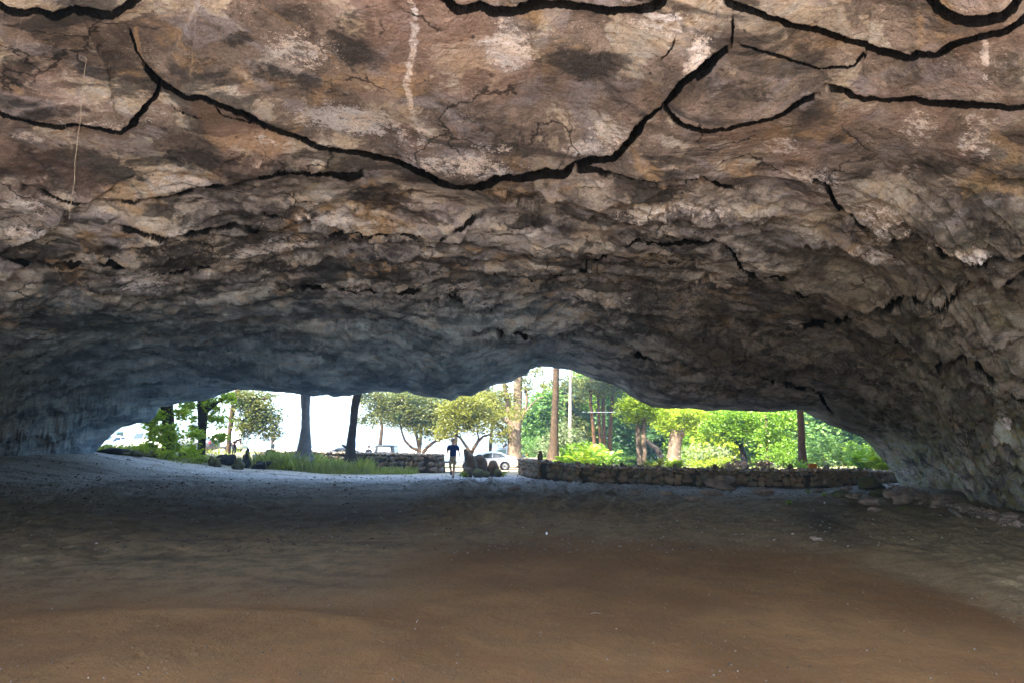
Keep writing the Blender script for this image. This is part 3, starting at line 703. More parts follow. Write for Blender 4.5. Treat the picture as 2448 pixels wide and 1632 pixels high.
# ---------------------------------------------------------------- people
def skin_obj(name, pts, edges, rad, mat, parent=None, levels=2, root_i=0):
    me=bpy.data.meshes.new(name); me.from_pydata([tuple(p) for p in pts],edges,[]); 
    o=link(name, me, mat, parent); 
    md=o.modifiers.new('skin','SKIN'); md.use_smooth_shade=True; md.branch_smoothing=.6
    for i,r in enumerate(rad):
        sv=me.skin_vertices[0].data[i]; sv.radius=(r,r) if not isinstance(r,tuple) else r; sv.use_root=(i==root_i)
    sb=o.modifiers.new('sub','SUBSURF'); sb.levels=levels; sb.render_levels=levels
    return o
def person(base, rz, label, J, shirt, shorts, skin, hairm, shoem, scale=1.0, long_legs=False, group=None, fingers=True, sleeve=.55):
    """J: dict of joints (x right, y front, z up), metres for a 1.75 m figure"""
    root=empty('person', base, rz); tag(root,label,'person',group); root.scale=(scale,)*3
    n=[];e=[];r=[]
    def add(p,rad,par=None):
        n.append(Vector(p)); r.append(rad); i=len(n)-1
        if par is not None: e.append((par,i))
        return i
    pel=add(J['pelvis'],(.15,.105)); wa=add(J['waist'],(.135,.10),pel); ch=add(J['chest'],(.16,.115),wa); nb=add(J['neck'],(.062,.06),ch)
    hd0=add(J['head']+Vector((0,0,-.085)),(.062,.072),nb); hd1=add(J['head']+Vector((0,.005,0)),(.086,.104),hd0); hd2=add(J['head']+Vector((0,0,.085)),(.070,.082),hd1)
    for s in ('L','R'):
        sh=add(J['sh'+s],.062,ch); el=add(J['el'+s],.042,sh); wr=add(J['wr'+s],.027,el)
        d=(J['wr'+s]-J['el'+s]).normalized(); fw=Vector((0,1,0)); fw=(fw-d*fw.dot(d)).normalized(); sx=d.cross(fw)
        pm=add(J['wr'+s]+d*.055,(.036,.02),wr)
        if fingers:
            for k,(o_,L) in enumerate(((-.030,.062),(-.010,.074),(.010,.070),(.029,.055))):
                a=add(J['wr'+s]+d*.095+fw*o_,.0095,pm); b=add(J['wr'+s]+d*(.095+L*.55)+fw*o_*1.1+sx*.012*(1 if s=='L' else -1),.0085,a); add(J['wr'+s]+d*(.095+L*.9)+fw*o_*1.1+sx*.034*(1 if s=='L' else -1),.007,b)
            a=add(J['wr'+s]+d*.045+fw*.045,.011,wr); add(J['wr'+s]+d*.085+fw*.066,.009,a)
        hp=add(J['hip'+s],.088,pel); kn=add(J['kn'+s],.062,hp); ca=add(J['kn'+s].lerp(J['an'+s],.35),.062,kn); an=add(J['an'+s],.036,ca); add(J['toe'+s],.032,an)
    body=skin_obj('body',n,e,r,skin,root)
    # shirt
    p=[J['pelvis']+Vector((0,0,-.07)),J['waist'],J['chest'],J['neck']+Vector((0,0,-.035))]; ed=[(0,1),(1,2),(2,3)]; ra=[(.198,.15),(.172,.132),(.20,.142),.078]
    for s in ('L','R'):
        b=len(p); p+=[J['sh'+s],J['sh'+s].lerp(J['el'+s],sleeve),J['sh'+s].lerp(J['el'+s],sleeve+.18)]; ed+=[(2,b),(b,b+1),(b+1,b+2)]; ra+=[.095,.088,.09]
    skin_obj('shirt',p,ed,ra,shirt,root)
    p=[J['pelvis']+Vector((0,0,.10)),J['pelvis']+Vector((0,0,-.03))]; ed=[(0,1)]; ra=[(.165,.125),(.178,.13)]
    f=.98 if long_legs else .80
    for s in ('L','R'):
        b=len(p)
        if long_legs: p+=[J['hip'+s],J['kn'+s],J['kn'+s].lerp(J['an'+s],.95)]; ra+=[.105,.075,.062]
        else: p+=[J['hip'+s],J['hip'+s].lerp(J['kn'+s],.5),J['hip'+s].lerp(J['kn'+s],.9)]; ra+=[.112,.100,.096]
        ed+=[(1,b),(b,b+1),(b+1,b+2)]
    skin_obj('trousers' if long_legs else 'shorts',p,ed,ra,shorts,root)
    mb=MB(); h=J['head']
    rock_mb(mb,h+Vector((0,-.022,.045)),.106,3.3,2,(.93,1.05,.92),0,.06); mb.build('hair',hairm,root)
    for s in (-1,1):
        mb=MB(); rock_mb(mb,h+Vector((s*.03,.092,.005)),.011,1,1,(1.2,.6,.8),0,0); mb.build('eye',M['black'],root)
        mb=MB(); rock_mb(mb,h+Vector((s*.082,.0,-.01)),.026,2,1,(.4,.8,1.2),0,.05); mb.build('ear',skin,root)
    mb=MB(); rock_mb(mb,h+Vector((0,.104,-.025)),.017,2,1,(.8,1,1.3),0,.05); mb.build('nose',skin,root)
    mb=MB(); rock_mb(mb,h+Vector((0,.090,-.062)),.02,2,1,(1.2,.4,.3),0,.0); mb.build('mouth',M['lips'],root)
    for s in ('L','R'):
        mb=MB(); a=J['an'+s]; t=J['toe'+s]; d=(t-a); m_=a.lerp(t,.55)+Vector((0,0,-.02))
        mb.tube([a+Vector((0,-.05,.0))-d*.1,a+Vector((0,0,-.01)),m_,t+d*.25],[.045,.052,.048,.034],10); mb.build('shoe',shoem,root)
    return root
def V3(*a): return Vector(a)
WALK=dict(pelvis=V3(0,0,.94),waist=V3(0,.01,1.10),chest=V3(0,.02,1.32),neck=V3(0,.03,1.48),head=V3(0,.05,1.615),
 shL=V3(-.18,.02,1.40),elL=V3(-.27,-.10,1.14),wrL=V3(-.31,.06,.97),shR=V3(.18,.02,1.40),elR=V3(.25,.02,1.12),wrR=V3(.19,.22,1.10),
 hipL=V3(-.09,0,.90),knL=V3(-.07,.12,.50),anL=V3(-.03,.06,.08),toeL=V3(-.03,.20,.035),hipR=V3(.09,0,.90),knR=V3(.11,.10,.50),anR=V3(.09,-.26,.27),toeR=V3(.09,-.19,.15))
STAND=dict(pelvis=V3(0,0,.94),waist=V3(0,0,1.10),chest=V3(0,0,1.32),neck=V3(0,0,1.48),head=V3(0,.02,1.615),
 shL=V3(-.18,0,1.40),elL=V3(-.24,0,1.13),wrL=V3(-.24,.07,.90),shR=V3(.18,0,1.40),elR=V3(.24,0,1.13),wrR=V3(.24,.07,.90),
 hipL=V3(-.10,0,.90),knL=V3(-.11,.02,.50),anL=V3(-.11,0,.08),toeL=V3(-.12,.13,.035),hipR=V3(.10,0,.90),knR=V3(.11,.02,.50),anR=V3(.11,0,.08),toeR=V3(.12,.13,.035))
BEND=dict(pelvis=V3(0,-.12,.90),waist=V3(0,.02,1.03),chest=V3(0,.22,1.12),neck=V3(0,.38,1.15),head=V3(0,.50,1.10),
 shL=V3(-.18,.30,1.11),elL=V3(-.2,.38,.84),wrL=V3(-.12,.5,.66),shR=V3(.18,.30,1.11),elR=V3(.2,.38,.84),wrR=V3(.12,.5,.66),
 hipL=V3(-.1,-.10,.86),knL=V3(-.12,.04,.48),anL=V3(-.12,-.05,.08),toeL=V3(-.12,.09,.035),hipR=V3(.1,-.10,.86),knR=V3(.12,.04,.48),anR=V3(.12,-.05,.08),toeR=V3(.12,.09,.035))
# ---------------------------------------------------------------- vehicles
def vehicle(name, label, base, rz, st, wheels, wr, paint, glass_side, glass_ends, lights, clad=None, win_drop=.04, cat='car', W=.9, rack=False):
    """st: stations (x, z_low, z_belt, z_roof, half width at belt, half width at roof); x runs to the front"""
    root=empty(name, base, rz); tag(root,label,cat)
    def sec(s):
        x,zl,zb,zr,wb,wt=s
        pts=[(0,zl),(wb*.80,zl),(wb*.97,zl+.08),(wb*1.0,(zl*.5+zb*.5)),(wb*.985,zb-.03),(wb*.95,zb),(wt+(wb*.95-wt)*.10 if zr-zb>.2 else wt,zr-.09 if zr-zb>.2 else zr-.015),(wt*.90,zr-.02 if zr-zb>.2 else zr-.004),(wt*.6,zr+.0),(0,zr+.012)]
        full=[(x,-y,z) for y,z in pts]+[(x,y,z) for y,z in reversed(pts[1:-1])]
        return full
    # densify
    S=[]
    for a,b in zip(st[:-1],st[1:]):
        k=max(1,int(abs(a[0]-b[0])/.18))
        for j in range(k): t=j/k; S.append(tuple(a[i]*(1-t)+b[i]*t for i in range(6)))
    S.append(st[-1]); rings=[sec(s) for s in S]; n=len(rings[0])
    mb=MB(); v=[p for r_ in rings for p in r_]; f=[]
    for i in range(len(rings)-1):
        for k in range(n): f.append((i*n+k,(i+1)*n+k,(i+1)*n+(k+1)%n,i*n+(k+1)%n))
    f+= [tuple(range(n)), tuple(range((len(rings)-1)*n,len(rings)*n))[::-1]]
    mb.add(v,f); body=mb.build('body',paint,root)
    def gh(x):                       # greenhouse at x
        for a,b in zip(st[:-1],st[1:]):
            if b[0]<=x<=a[0]: t=(x-a[0])/(b[0]-a[0]+1e-9); return [a[i]*(1-t)+b[i]*t for i in range(6)]
        return st[0]
    for (x0,x1,x2,x3) in glass_side:     # bottom front, bottom rear, top rear, top front
        for sgn in (-1,1):
            mb=MB(); V=[]; K=8
            for j in range(K+1):
                t=j/K; xb=x0*(1-t)+x1*t; xt=x3*(1-t)+x2*t; g=gh(xb); h=gh(xt)
                zb_=g[2]+win_drop*.6; zt=h[3]-.12
                def yy(z,q): 
                    u=(z-q[2])/(q[3]-.09-q[2]+1e-6); u=max(0,min(1,u)); return (q[4]*.95*(1-u)+(q[5]+(q[4]*.95-q[5])*.10)*u)+.012
                if zt<zb_+.02: zt=zb_+.02
                V+=[(xb,sgn*yy(zb_,g),zb_),(xt,sgn*yy(zt,h),zt)]
            Fc=[(2*j,2*j+2,2*j+3,2*j+1) if sgn<0 else (2*j+1,2*j+3,2*j+2,2*j) for j in range(K)]
            mb.add(V,Fc); mb.build('side_window',M['glass'],root,False)
    for (xb,xt,nm) in glass_ends:
        g=gh(xb);h=gh(xt); mb=MB(); sg=1 if xb>xt else -1; zt=h[3]-.03; zb_=g[3]+.0
        V=[(xb+sg*.015,-g[5]*.86,zb_+.03),(xb+sg*.015,g[5]*.86,zb_+.03),(xt+sg*.03,h[5]*.84,zt+.02),(xt+sg*.03,-h[5]*.84,zt+.02)]
        mb.add(V,[(0,1,2,3)]); mb.build(nm,M['glass'],root,False)
    for x in wheels:
        for sgn in (-1,1):
            mb=MB(); mb.tube([(x,sgn*(W-.20),wr*1.02),(x,sgn*(W+.004),wr*1.02)],wr*1.17,28); mb.build('wheel_arch',M['black'],root,False)
            w=MB(); 
            w.tube([(x,sgn*(W-.19),wr),(x,sgn*(W-.17),wr),(x,sgn*(W+.010),wr),(x,sgn*(W+.022),wr)],[wr*.93,wr,wr,wr*.93],28)
            wh=w.build('wheel',M['tyre'],root)
            r_=MB(); r_.tube([(x,sgn*(W+.016),wr),(x,sgn*(W+.030),wr)],[wr*.66,wr*.62],24)
            rm=r_.build('rim',M['rim'],wh,False)
            h_=MB(); h_.tube([(x,sgn*(W+.026),wr),(x,sgn*(W+.036),wr)],wr*.16,12); h_.build('hub_cap',M['black'],wh,False)
    for nm,mt,c,d in lights:
        mb=MB(); mb.box(c,d); o=mb.build(nm,M[mt],root,False)
        bv=o.modifiers.new('bev','BEVEL'); bv.width=min(d)*.3; bv.segments=2
    return root
# ================================================================= build: setting
me, CAVE = build_cave()
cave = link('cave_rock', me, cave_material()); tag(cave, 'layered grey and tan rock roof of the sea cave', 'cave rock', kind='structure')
cl = link('cliff', build_cliff(), simple('cliff_rock', (.16,.13,.10), (.08,.08,.05), 1.2, .95, .1, .3, 3)); tag(cl, 'rock hillside over the cave mouth', 'cliff', kind='structure')
me, GRD = build_ground()
ground = link('ground', me, ground_material()); tag(ground, 'trodden brown dirt floor of the cave', 'ground', kind='structure')

from mathutils.bvhtree import BVHTree
BVH = BVHTree.FromPolygons([tuple(v.co) for v in me.vertices], [tuple(p.vertices) for p in me.polygons])
_DN = Vector((0,0,-1))
def gz1(x, y):
    h = BVH.ray_cast(Vector((float(x), float(y), 30.0)), _DN)
    return h[0].z if h[0] is not None else float(gz(x, y))
def ghit(px, py, ymax=200):
    d = Vector(ray(px, py)); h = BVH.ray_cast(Vector((0,0,CAMZ)), d.normalized())
    if h[0] is not None and h[0].y < ymax: return h[0].copy()
    return Vector((d[0]/d[1]*ymax, ymax, gz1(d[0]/d[1]*ymax, ymax)))
def gzv(x, y): return np.array([gz1(a, b) for a, b in zip(x, y)])
# ================================================================= materials
M = {}
M['mortar']=simple('mortar',(.055,.048,.040),(.03,.027,.023),6,.95,.1,.02)
def wallstone(name, tint):
    m,nt,out=newmat(name); g=N(nt); co=g.coords()
    n=g.noise(co,2.4,4,.6); isl=g.n('NewGeometry').outputs['Random Per Island']
    c=g.ramp(isl,[(0,tuple(a*b for a,b in zip((.09,.075,.062),tint))),(.35,tuple(a*b for a,b in zip((.155,.115,.085),tint))),(.6,tuple(a*b for a,b in zip((.19,.125,.08),tint))),(.8,tuple(a*b for a,b in zip((.13,.12,.105),tint))),(1,tuple(a*b for a,b in zip((.23,.17,.12),tint)))])
    c=g.mix(g.rng(n,.45,.65,0,.5),c,(.10,.11,.055)); nr=g.bump(g.noise(co,14,6,.7),.7,.02)
    g.bsdf(out,c,.9,nr,.15); return m
M['wall_stone']=wallstone('wall_stone',(1.05,1.0,.93)); M['wall_stone_grey']=wallstone('wall_stone_grey',(.85,.85,.88)); M['cap_stone_skylit']=wallstone('cap_stone_skylit',(2.2,2.4,2.6))  # cap stones: skylight on the wall top put into a paler tint
M['boulder']=simple('boulder',(.12,.085,.055),(.055,.045,.032),2.2,.9,.15,.05,9)
M['boulder_moss']=simple('boulder_moss',(.10,.105,.045),(.06,.055,.035),2.2,.95,.1,.05,9)
M['boulder_silhouette']=simple('boulder_silhouette',(.022,.021,.022),(.012,.012,.013),2.5,.9,.2,.05,9)  # backlit black silhouette put into the rock colour
M['floor_rock']=simple('floor_rock',(.24,.18,.14),(.13,.105,.09),3,.9,.15,.03,12)
M['bark']=simple('bark',(.085,.055,.030),(.04,.028,.018),3,.95,.1,.05,14)
M['bark_red']=simple('bark_red',(.10,.055,.028),(.05,.028,.015),4,.95,.1,.03,22)
M['bark_pale']=simple('bark_pale',(.17,.125,.085),(.09,.065,.045),2.5,.95,.1,.05,10)
M['bark_grey_veiled']=simple('bark_grey_veiled',(.14,.15,.165),(.09,.10,.11),3,.95,.1,.02,16)  # pale blue glare over the trunk put into the bark colour
M['bark_palm']=simple('bark_palm',(.26,.22,.18),(.16,.14,.12),3,.95,.1,.02,16)
M['bark_brown']=simple('bark_brown',(.085,.058,.036),(.05,.034,.022),4,.95,.1,.03,22)
M['bark_dark']=simple('bark_dark',(.040,.032,.028),(.02,.018,.016),3,.95,.1,.04,12)
M['twig']=simple('twig',(.06,.045,.025),None,6,.9,.1)
M['twig_green']=simple('twig_green',(.07,.085,.025),None,6,.9,.1)
M['twig_dead']=simple('twig_dead',(.16,.085,.055),(.10,.055,.04),6,.9,.1)
M['leaf_yellow']=leafmat('leaf_yellow',(.11,.13,.022),(.26,.26,.04),.5)
M['leaf_olive']=leafmat('leaf_olive',(.070,.10,.024),(.19,.19,.05),.5,(.08,.12,.05))
M['leaf_lime']=leafmat('leaf_lime',(.17,.29,.014),(.36,.42,.025),.5)
M['leaf_vine_backlit']=leafmat('leaf_vine_backlit',(.22,.40,.025),(.46,.55,.05),.5)  # brighter lime leaves: backlight put into the colour
M['leaf_green']=leafmat('leaf_green',(.09,.20,.016),(.23,.37,.03),.5)
M['leaf_deep']=leafmat('leaf_deep',(.022,.07,.02),(.06,.13,.035),.4)
M['leaf_pale']=leafmat('leaf_pale',(.12,.20,.07),(.34,.36,.22),.4)
M['leaf_sea']=leafmat('leaf_sea',(.07,.17,.045),(.18,.30,.08),.45)
M['leaf_dead']=leafmat('leaf_dead',(.13,.055,.035),(.20,.10,.06),.3)
M['grass']=leafmat('grass',(.12,.19,.04),(.33,.34,.12),.5)
M['black']=simple('black',(.008,.008,.009),None,4,.6,.3)
M['lips']=simple('lips',(.25,.09,.07),None,4,.6,.3)
M['tyre']=simple('tyre',(.018,.018,.020),None,4,.85,.2)
M['rim']=simple('rim',(.32,.33,.35),None,4,.35,.5,metal=.6)
M['paint_white']=simple('paint_white',(.72,.73,.75),(.70,.71,.73),2,.3,.5)
M['paint_navy']=simple('paint_navy',(.012,.020,.040),None,2,.25,.5)
M['paint_grey']=simple('paint_grey',(.05,.055,.065),None,2,.35,.5)
M['paint_teal']=simple('paint_teal',(.06,.22,.26),(.05,.18,.22),2,.4,.4)
M['glass']=simple('glass',(.02,.035,.035),(.018,.03,.03),2,.06,.7)
M['red_lens']=simple('red_lens',(.45,.02,.015),None,2,.25,.5)
M['clear_lens']=simple('clear_lens',(.6,.6,.6),None,2,.15,.6)
M['skin']=simple('skin',(.46,.28,.20),(.42,.24,.17),5,.6,.3)
M['shirt_navy']=simple('shirt_navy',(.014,.040,.125),(.010,.03,.10),6,.9,.1)
M['khaki']=simple('khaki',(.30,.25,.17),None,6,.9,.1)
M['hair_grey']=simple('hair_grey',(.25,.22,.20),(.15,.13,.12),20,.8,.2)
M['hair_dark']=simple('hair_dark',(.02,.015,.012),None,20,.7,.2)
M['shoe']=simple('shoe',(.10,.09,.09),(.04,.04,.04),10,.8,.2)
M['cloth_dark']=simple('cloth_dark',(.02,.022,.03),None,6,.9,.1)
M['cloth_white']=simple('cloth_white',(.55,.55,.58),None,6,.9,.1)
M['road']=simple('road',(.055,.056,.060),(.04,.04,.042),3,.9,.2,.01,40)
M['sand']=simple('sand',(.34,.27,.19),(.24,.19,.13),2,.95,.1,.02,20)
M['orange']=simple('orange',(.50,.17,.03),(.42,.13,.02),6,.7,.3)
M['white_plastic']=simple('white_plastic',(.6,.62,.66),None,6,.5,.4)
M['root']=simple('root',(.42,.36,.27),(.30,.25,.18),20,.9,.1,.004,60)
M['wood_grey']=simple('wood_grey',(.25,.21,.17),(.15,.12,.10),5,.9,.1,.01,20)
M['wire']=simple('wire',(.25,.27,.30),None,5,.6,.3)
m_,nt_,out_=newmat('sea'); g_=N(nt_); g_.bsdf(out_,(.10,.16,.18),.25,g_.bump(g_.noise(g_.coords(),.3,5),.6,.3),.5); M['sea']=m_

# ================================================================= outdoor setting
def strip(name, pts, mat, label, cat, dz=.004):
    V=[];Fc=[]
    n=len(pts[0])
    for row in pts:
        for (x,y) in row: V.append((x,y,gz1(x,y)+dz))
    nr=len(pts)
    for i in range(nr-1):
        for j in range(n-1): a=i*n+j; Fc.append((a,a+1,a+n+1,a+n))
    o=link(name, np_mesh(name,V,Fc,True), mat); tag(o,label,cat,kind='structure'); return o
xs=np.linspace(-90,110,200)
strip('road',[[(x,y+.04*x) for x in xs] for y in np.linspace(44,50.5,14)],M['road'],'grey asphalt road behind the stone walls','road',.02)
strip('verge',[[(x,y+.04*x) for x in xs] for y in np.linspace(50.6,58,14)],M['sand'],'pale sandy parking verge beyond the road','verge',.03)
wv=MB(); wv.add([(-900,78,.05),(900,78,.05),(900,590,.05),(-900,590,.05)],[(0,1,2,3)])
sea=wv.build('sea',M['sea'],None,False); tag(sea,'bright sea beyond the shore trees','sea',kind='structure')

# ---- stone walls
def g_at(px,py): return ghit(px,py)
rw=[(1300,1122),(1262,1126),(1252,1134),(1275,1140),(1303,1143),(1350,1147),(1399,1151),(1480,1154),(1569,1157),(1660,1159),(1750,1160),(1840,1162),(1930,1164)]
rp=[g_at(*p) for p in rw]
rp+=[Vector((13.6,27.6,gz1(13.6,27.6))),Vector((15.2,28.6,gz1(15.2,28.6))),Vector((17.0,30.2,gz1(17,30.2)))]
toppy=[1094,1095,1096,1099,1102,1107,1112,1115,1117,1119,1120,1121,1121,1121,1126,1136]
RH=[]
for p,ty in zip(rp,toppy):
    d=ray(1224+p.x/p.y*F*.97,ty); RH.append(max(.45,CAMZ+d[2]*p.y/d[1]-p.z))
right_wall=stone_wall('stone_wall','long curving low wall of round reddish field stones on the right side',rp,RH,M['wall_stone'],M['cap_stone_skylit'],.30,.12,.55,seed=4)
lw=[(1049,1118),(1047,1127),(1022,1131),(960,1128),(900,1125),(840,1121),(780,1117),(720,1113),(670,1110),(632,1108)]
lY=[42.5,41,40.2,41.5,43,44.6,46.2,47.8,49,50]
lp=[];LH=[]
for (px,py),Y in zip(lw,lY):
    p=at(px,Y); lp.append(p); ty=np.interp(px,[632,760,860,960,1042],[1078,1080,1082,1084,1086]); d=ray(px,ty); LH.append(max(.5,CAMZ+d[2]*Y/d[1]-p.z))
left_wall=stone_wall('stone_wall','straight grey field stone wall ending beside the walking person',lp,LH,M['wall_stone_grey'],M['cap_stone_skylit'],.46,.24,.6,seed=9)
# small stones balanced on the right wall
for i,(px,ty,r_,tall) in enumerate([(1292,1078,.12,1.7),(1377,1103,.07,1.3),(1440,1106,.07,1.1),(1482,1108,.09,1.0),(1531,1109,.065,1.2),(1607,1110,.085,1.1),(1700,1110,.09,1.5),(1733,1113,.08,1.5),(1777,1110,.09,1.5),(1879,1108,.10,1.6),(1963,1110,.08,1.3)]):
    best=min(range(len(rp)),key=lambda k:abs(CX+F*rp[k].x/rp[k].y-px) if k>2 else 1e9)
    k=best; k2=min(len(rp)-1,k+1) if CX+F*rp[k].x/rp[k].y<px else max(3,k-1)
    a=CX+F*rp[k].x/rp[k].y;b=CX+F*rp[k2].x/rp[k2].y;t=(px-a)/(b-a+1e-6); p=rp[k].lerp(rp[k2],max(0,min(1,t))); h=RH[k]*(1-t)+RH[k2]*t
    names=['tallest stone set upright on the left end of the right wall','small stone on the wall just right of the flared trunk','round stone on the wall below the leafy palms','low stone on the wall right of the palm fronds','stone on the wall beneath the pale twin trunk','dark round stone on the wall by the thick pale trunk','thin upright stone on the wall left of the dry brush','small upright stone on the wall at the edge of the dry brush','upright stone on the wall in front of the red dry brush','little stacked stone on the wall left of the red trunk','knobbly stone on the wall right of the orange block']
    tall=tall if i==0 else min(tall,1.1); r_=r_ if i==0 else r_*.9
    mb=MB(); rock_mb(mb,(0,0,r_*tall*.8),r_,i*3.7+1,2,(1,1,tall),0,.18)
    if tall>1.4: rock_mb(mb,(0,0,r_*tall*1.75),r_*.62,i*3.7+2,2,(1,1,.9),0,.18)
    o=mb.build('balanced_stone',M['wall_stone'] if i%3 else M['boulder']); o.location=(p.x,p.y,p.z+h+.02); tag(o,names[i],'stone','stones balanced on the right wall')
p=rp[12]; mb=MB(); mb.box((0,0,.09),(.28,.2,.17)); o=mb.build('orange_block',M['orange'],None,False); bv=o.modifiers.new('b','BEVEL'); bv.width=.02
o.location=(P(1944,1121,p.y).x,p.y+.05,p.z+RH[12]+.04); tag(o,'orange block lying on the right wall beside the red trunk','block')

# ---- boulders around the middle gap
Y=33.5
def pxrock(name,label,cat,px,top,bot,w,Y,mat,seed,rz=0,rough=.2,sub=3,group=None,deep=.8,sink=.12):
    b=at(px,Y); h=px_m(bot-top,Y); ww=px_m(w,Y)/2; r_=h/2/(1-sink*.5)
    o=rock(name,label,cat,b,1,mat,seed,(ww*.98,ww*deep,r_),rz,sub,sink,rough,group); return o
# standing fin
b=at(1130,34.2); mb=MB(); prof2=[(1112,1128),(1111,1108),(1110,1090),(1107,1076),(1110,1070),(1117,1072),(1124,1082),(1133,1088),(1138,1094),(1142,1112),(1146,1128)]
fr=[P(x,y,34.2)-b for x,y in prof2]; n=len(fr); K=7; V=[]; 
cen=Vector((sum(p.x for p in fr)/n,0,sum(p.z for p in fr)/n))
for k in range(K):
    t=(k/(K-1))*2-1; sc=math.sqrt(max(0.02,1-abs(t)**2.6))
    for q in fr:
        w_=cen+(q-cen)*(.35+.65*sc); V.append((w_.x+.03*mnoise.noise(w_*3+Vector((0,t,0))), t*.34, max(-.12,w_.z)))
Fc=[(k*n+j,k*n+(j+1)%n,(k+1)*n+(j+1)%n,(k+1)*n+j) for k in range(K-1) for j in range(n)]+[tuple(range(n))[::-1],tuple(range((K-1)*n,K*n))]
mb.add(V,Fc); o=mb.build('standing_rock',M['boulder']); o.location=b; tag(o,'pointed brown standing rock leaning beside the walking person','rock')
sb=o.modifiers.new('s','SUBSURF'); sb.levels=1; sb.render_levels=2
pxrock('boulder','big rounded brown boulder right of the pointed rock','boulder',1148,1081,1132,38,34.6,M['boulder'],5.1)
pxrock('boulder','flat topped block boulder at the right end of the rock group','boulder',1179,1096,1132,32,34.8,M['boulder'],8.8,rough=.12)
pxrock('boulder','greenish mossy boulder low in front of the rock group','boulder',1144,1114,1134,30,33.2,M['boulder_moss'],2.4)
pxrock('boulder','small mossy stone under the block boulder','boulder',1163,1118,1133,17,33.1,M['boulder_moss'],3.9)
pxrock('boulder','small round grey stone wedged above the mossy boulders','boulder',1159,1110,1122,14,33.4,M['boulder_moss'],13.9,sink=-1.2)
pxrock('boulder','squat brown rock at the foot of the pointed rock','boulder',1119,1114,1137,26,33.4,M['boulder'],6.2)
pxrock('boulder','grey green stone at the far right foot of the rock group','boulder',1190,1112,1131,20,34.0,M['boulder_moss'],16.2)
# left row of dark boulders
LB=[(487,1092,1112,26,'boulder_silhouette','black boulder right of the vine covered trunks'),(517,1091,1110,30,'boulder_moss','mossy round boulder low between black boulders'),(545,1084,1112,34,'boulder_silhouette','tall black boulder behind the mossy one'),(572,1097,1113,28,'boulder_moss','low tan stone in front of the black boulders'),(592,1083,1112,22,'boulder_silhouette','upright black boulder at the right of the row'),(626,1102,1116,36,'boulder_silhouette','low black boulder at the foot of the left wall'),(437,1097,1106,26,'boulder_silhouette','dark stone between the two vined trunks'),(648,1080,1106,34,'boulder_silhouette','square black rock at the left end of the left wall'),(360,1090,1104,34,'boulder_moss','leafy round stone left of the first vined trunk'),(275,1084,1094,56,'boulder_silhouette','long low dark rock at the far left of the opening'),(320,1086,1097,50,'boulder_moss','low brown bank stone by the far left cars')]
for i,(px,t_,b_,w_,mt,lb) in enumerate(LB):
    Yb_=[38,37,39,36.8,38.6,38.5,38.5,44,36,34.5,35][i]
    b=at(px,Yb_); top=P(px,t_,Yb_).z; h=max(.25,top-b.z); o=rock('boulder',lb,'boulder',b,1,M[mt],i*5.3+2,(px_m(w_,Yb_)/2,px_m(w_,Yb_)/2*.8,h*.62),random.random()*3,3,.34,.5)
# ---- stones on the cave floor
FR=[(1722,1166,58,24,'rounded dark cobble pair in front of the right wall'),(1697,1158,26,8,'flat tan stone against the foot of the right wall'),(1748,1170,18,8,'small dark stone beside the cobble pair'),(1825,1182,42,14,'dark flat rock in the middle of the gravel'),
(2080,1170,50,22,'mossy rounded rock at the foot of the right wall end'),(2098,1186,40,14,'brown wedge rock below the mossy rock'),(2132,1190,34,16,'brown upright stone near the cave wall'),(2080,1206,38,16,'brown pointed stone in the middle of the rock scatter'),(2160,1203,46,20,'long brown stone nearest the cave wall'),(2040,1192,34,12,'small pointed stone left of the rock scatter'),(2090,1222,26,9,'lowest flat stone of the rock scatter'),(2015,1187,46,12,'flat pale rock left of the pointed stone'),
(2022,1172,26,8,'little stone against the gravel below the wall'),(1700,1182,40,10,'half buried stone in the gravel'),(1958,1176,24,7,'tiny flat stone near the wall base'),(1590,1182,28,8,'dark stone in the blue gravel'),(1655,1194,30,8,'flat dark stone in the gravel further out'),(1520,1178,22,6,'tiny dark stone near the middle gravel'),(1232,1170,22,7,'dark stone in the gravel near the rock group'),(1955,1292,22,8,'small dark stone at the edge of the brown floor'),(2200,1196,30,12,'brown stone half under the rock wall'),(2240,1212,34,12,'earthy stone at the foot of the rock wall')]
for i,(px,py,w_,h_,lb) in enumerate(FR):
    b=g_at(px,py); ww=px_m(w_,b.y)/2; hh=px_m(h_,b.y)/2
    rock('rock',lb,'rock',b,1,M['boulder_moss'] if 'mossy' in lb or 'flat pale' in lb else M['floor_rock'],i*2.9+4,(ww,ww*.75,max(hh*1.25,.04)),random.uniform(-.4,.4),3,.14,.42)
# loose gravel and pebbles: uncountable
V=[];Fc=[]; oct_=np.array([(1,0,0),(0,1,0),(-1,0,0),(0,-1,0),(0,0,1),(0,0,-1)],float); of=np.array([(0,1,4),(1,2,4),(2,3,4),(3,0,4),(1,0,5),(2,1,5),(3,2,5),(0,3,5)])
n=15000; px=rng.uniform(-100,2560,n); py=1100+(rng.random(n)**2.2)*210
Yp=CAMZ*F/(py-1068); xp=(px-CX)/F*Yp; ok=(Yp<37)&(Yp>7)&(xp<xr(Yp)+.5)&(xp>xl(Yp)-.3); xp=xp[ok];Yp=Yp[ok]
zp=gzv(xp,Yp); sz=(.012+.035*rng.random(len(xp))**4)*np.clip(Yp/16,.6,1.6)
jit=rng.uniform(.6,1.3,(len(xp),6,1))
Vp=(oct_[None]*jit*sz[:,None,None])*np.array([1,1,.6])+np.stack([xp,Yp,zp+sz*.2],-1)[:,None,:]
Fp=(of[None]+np.arange(len(xp))[:,None,None]*6).reshape(-1,3)
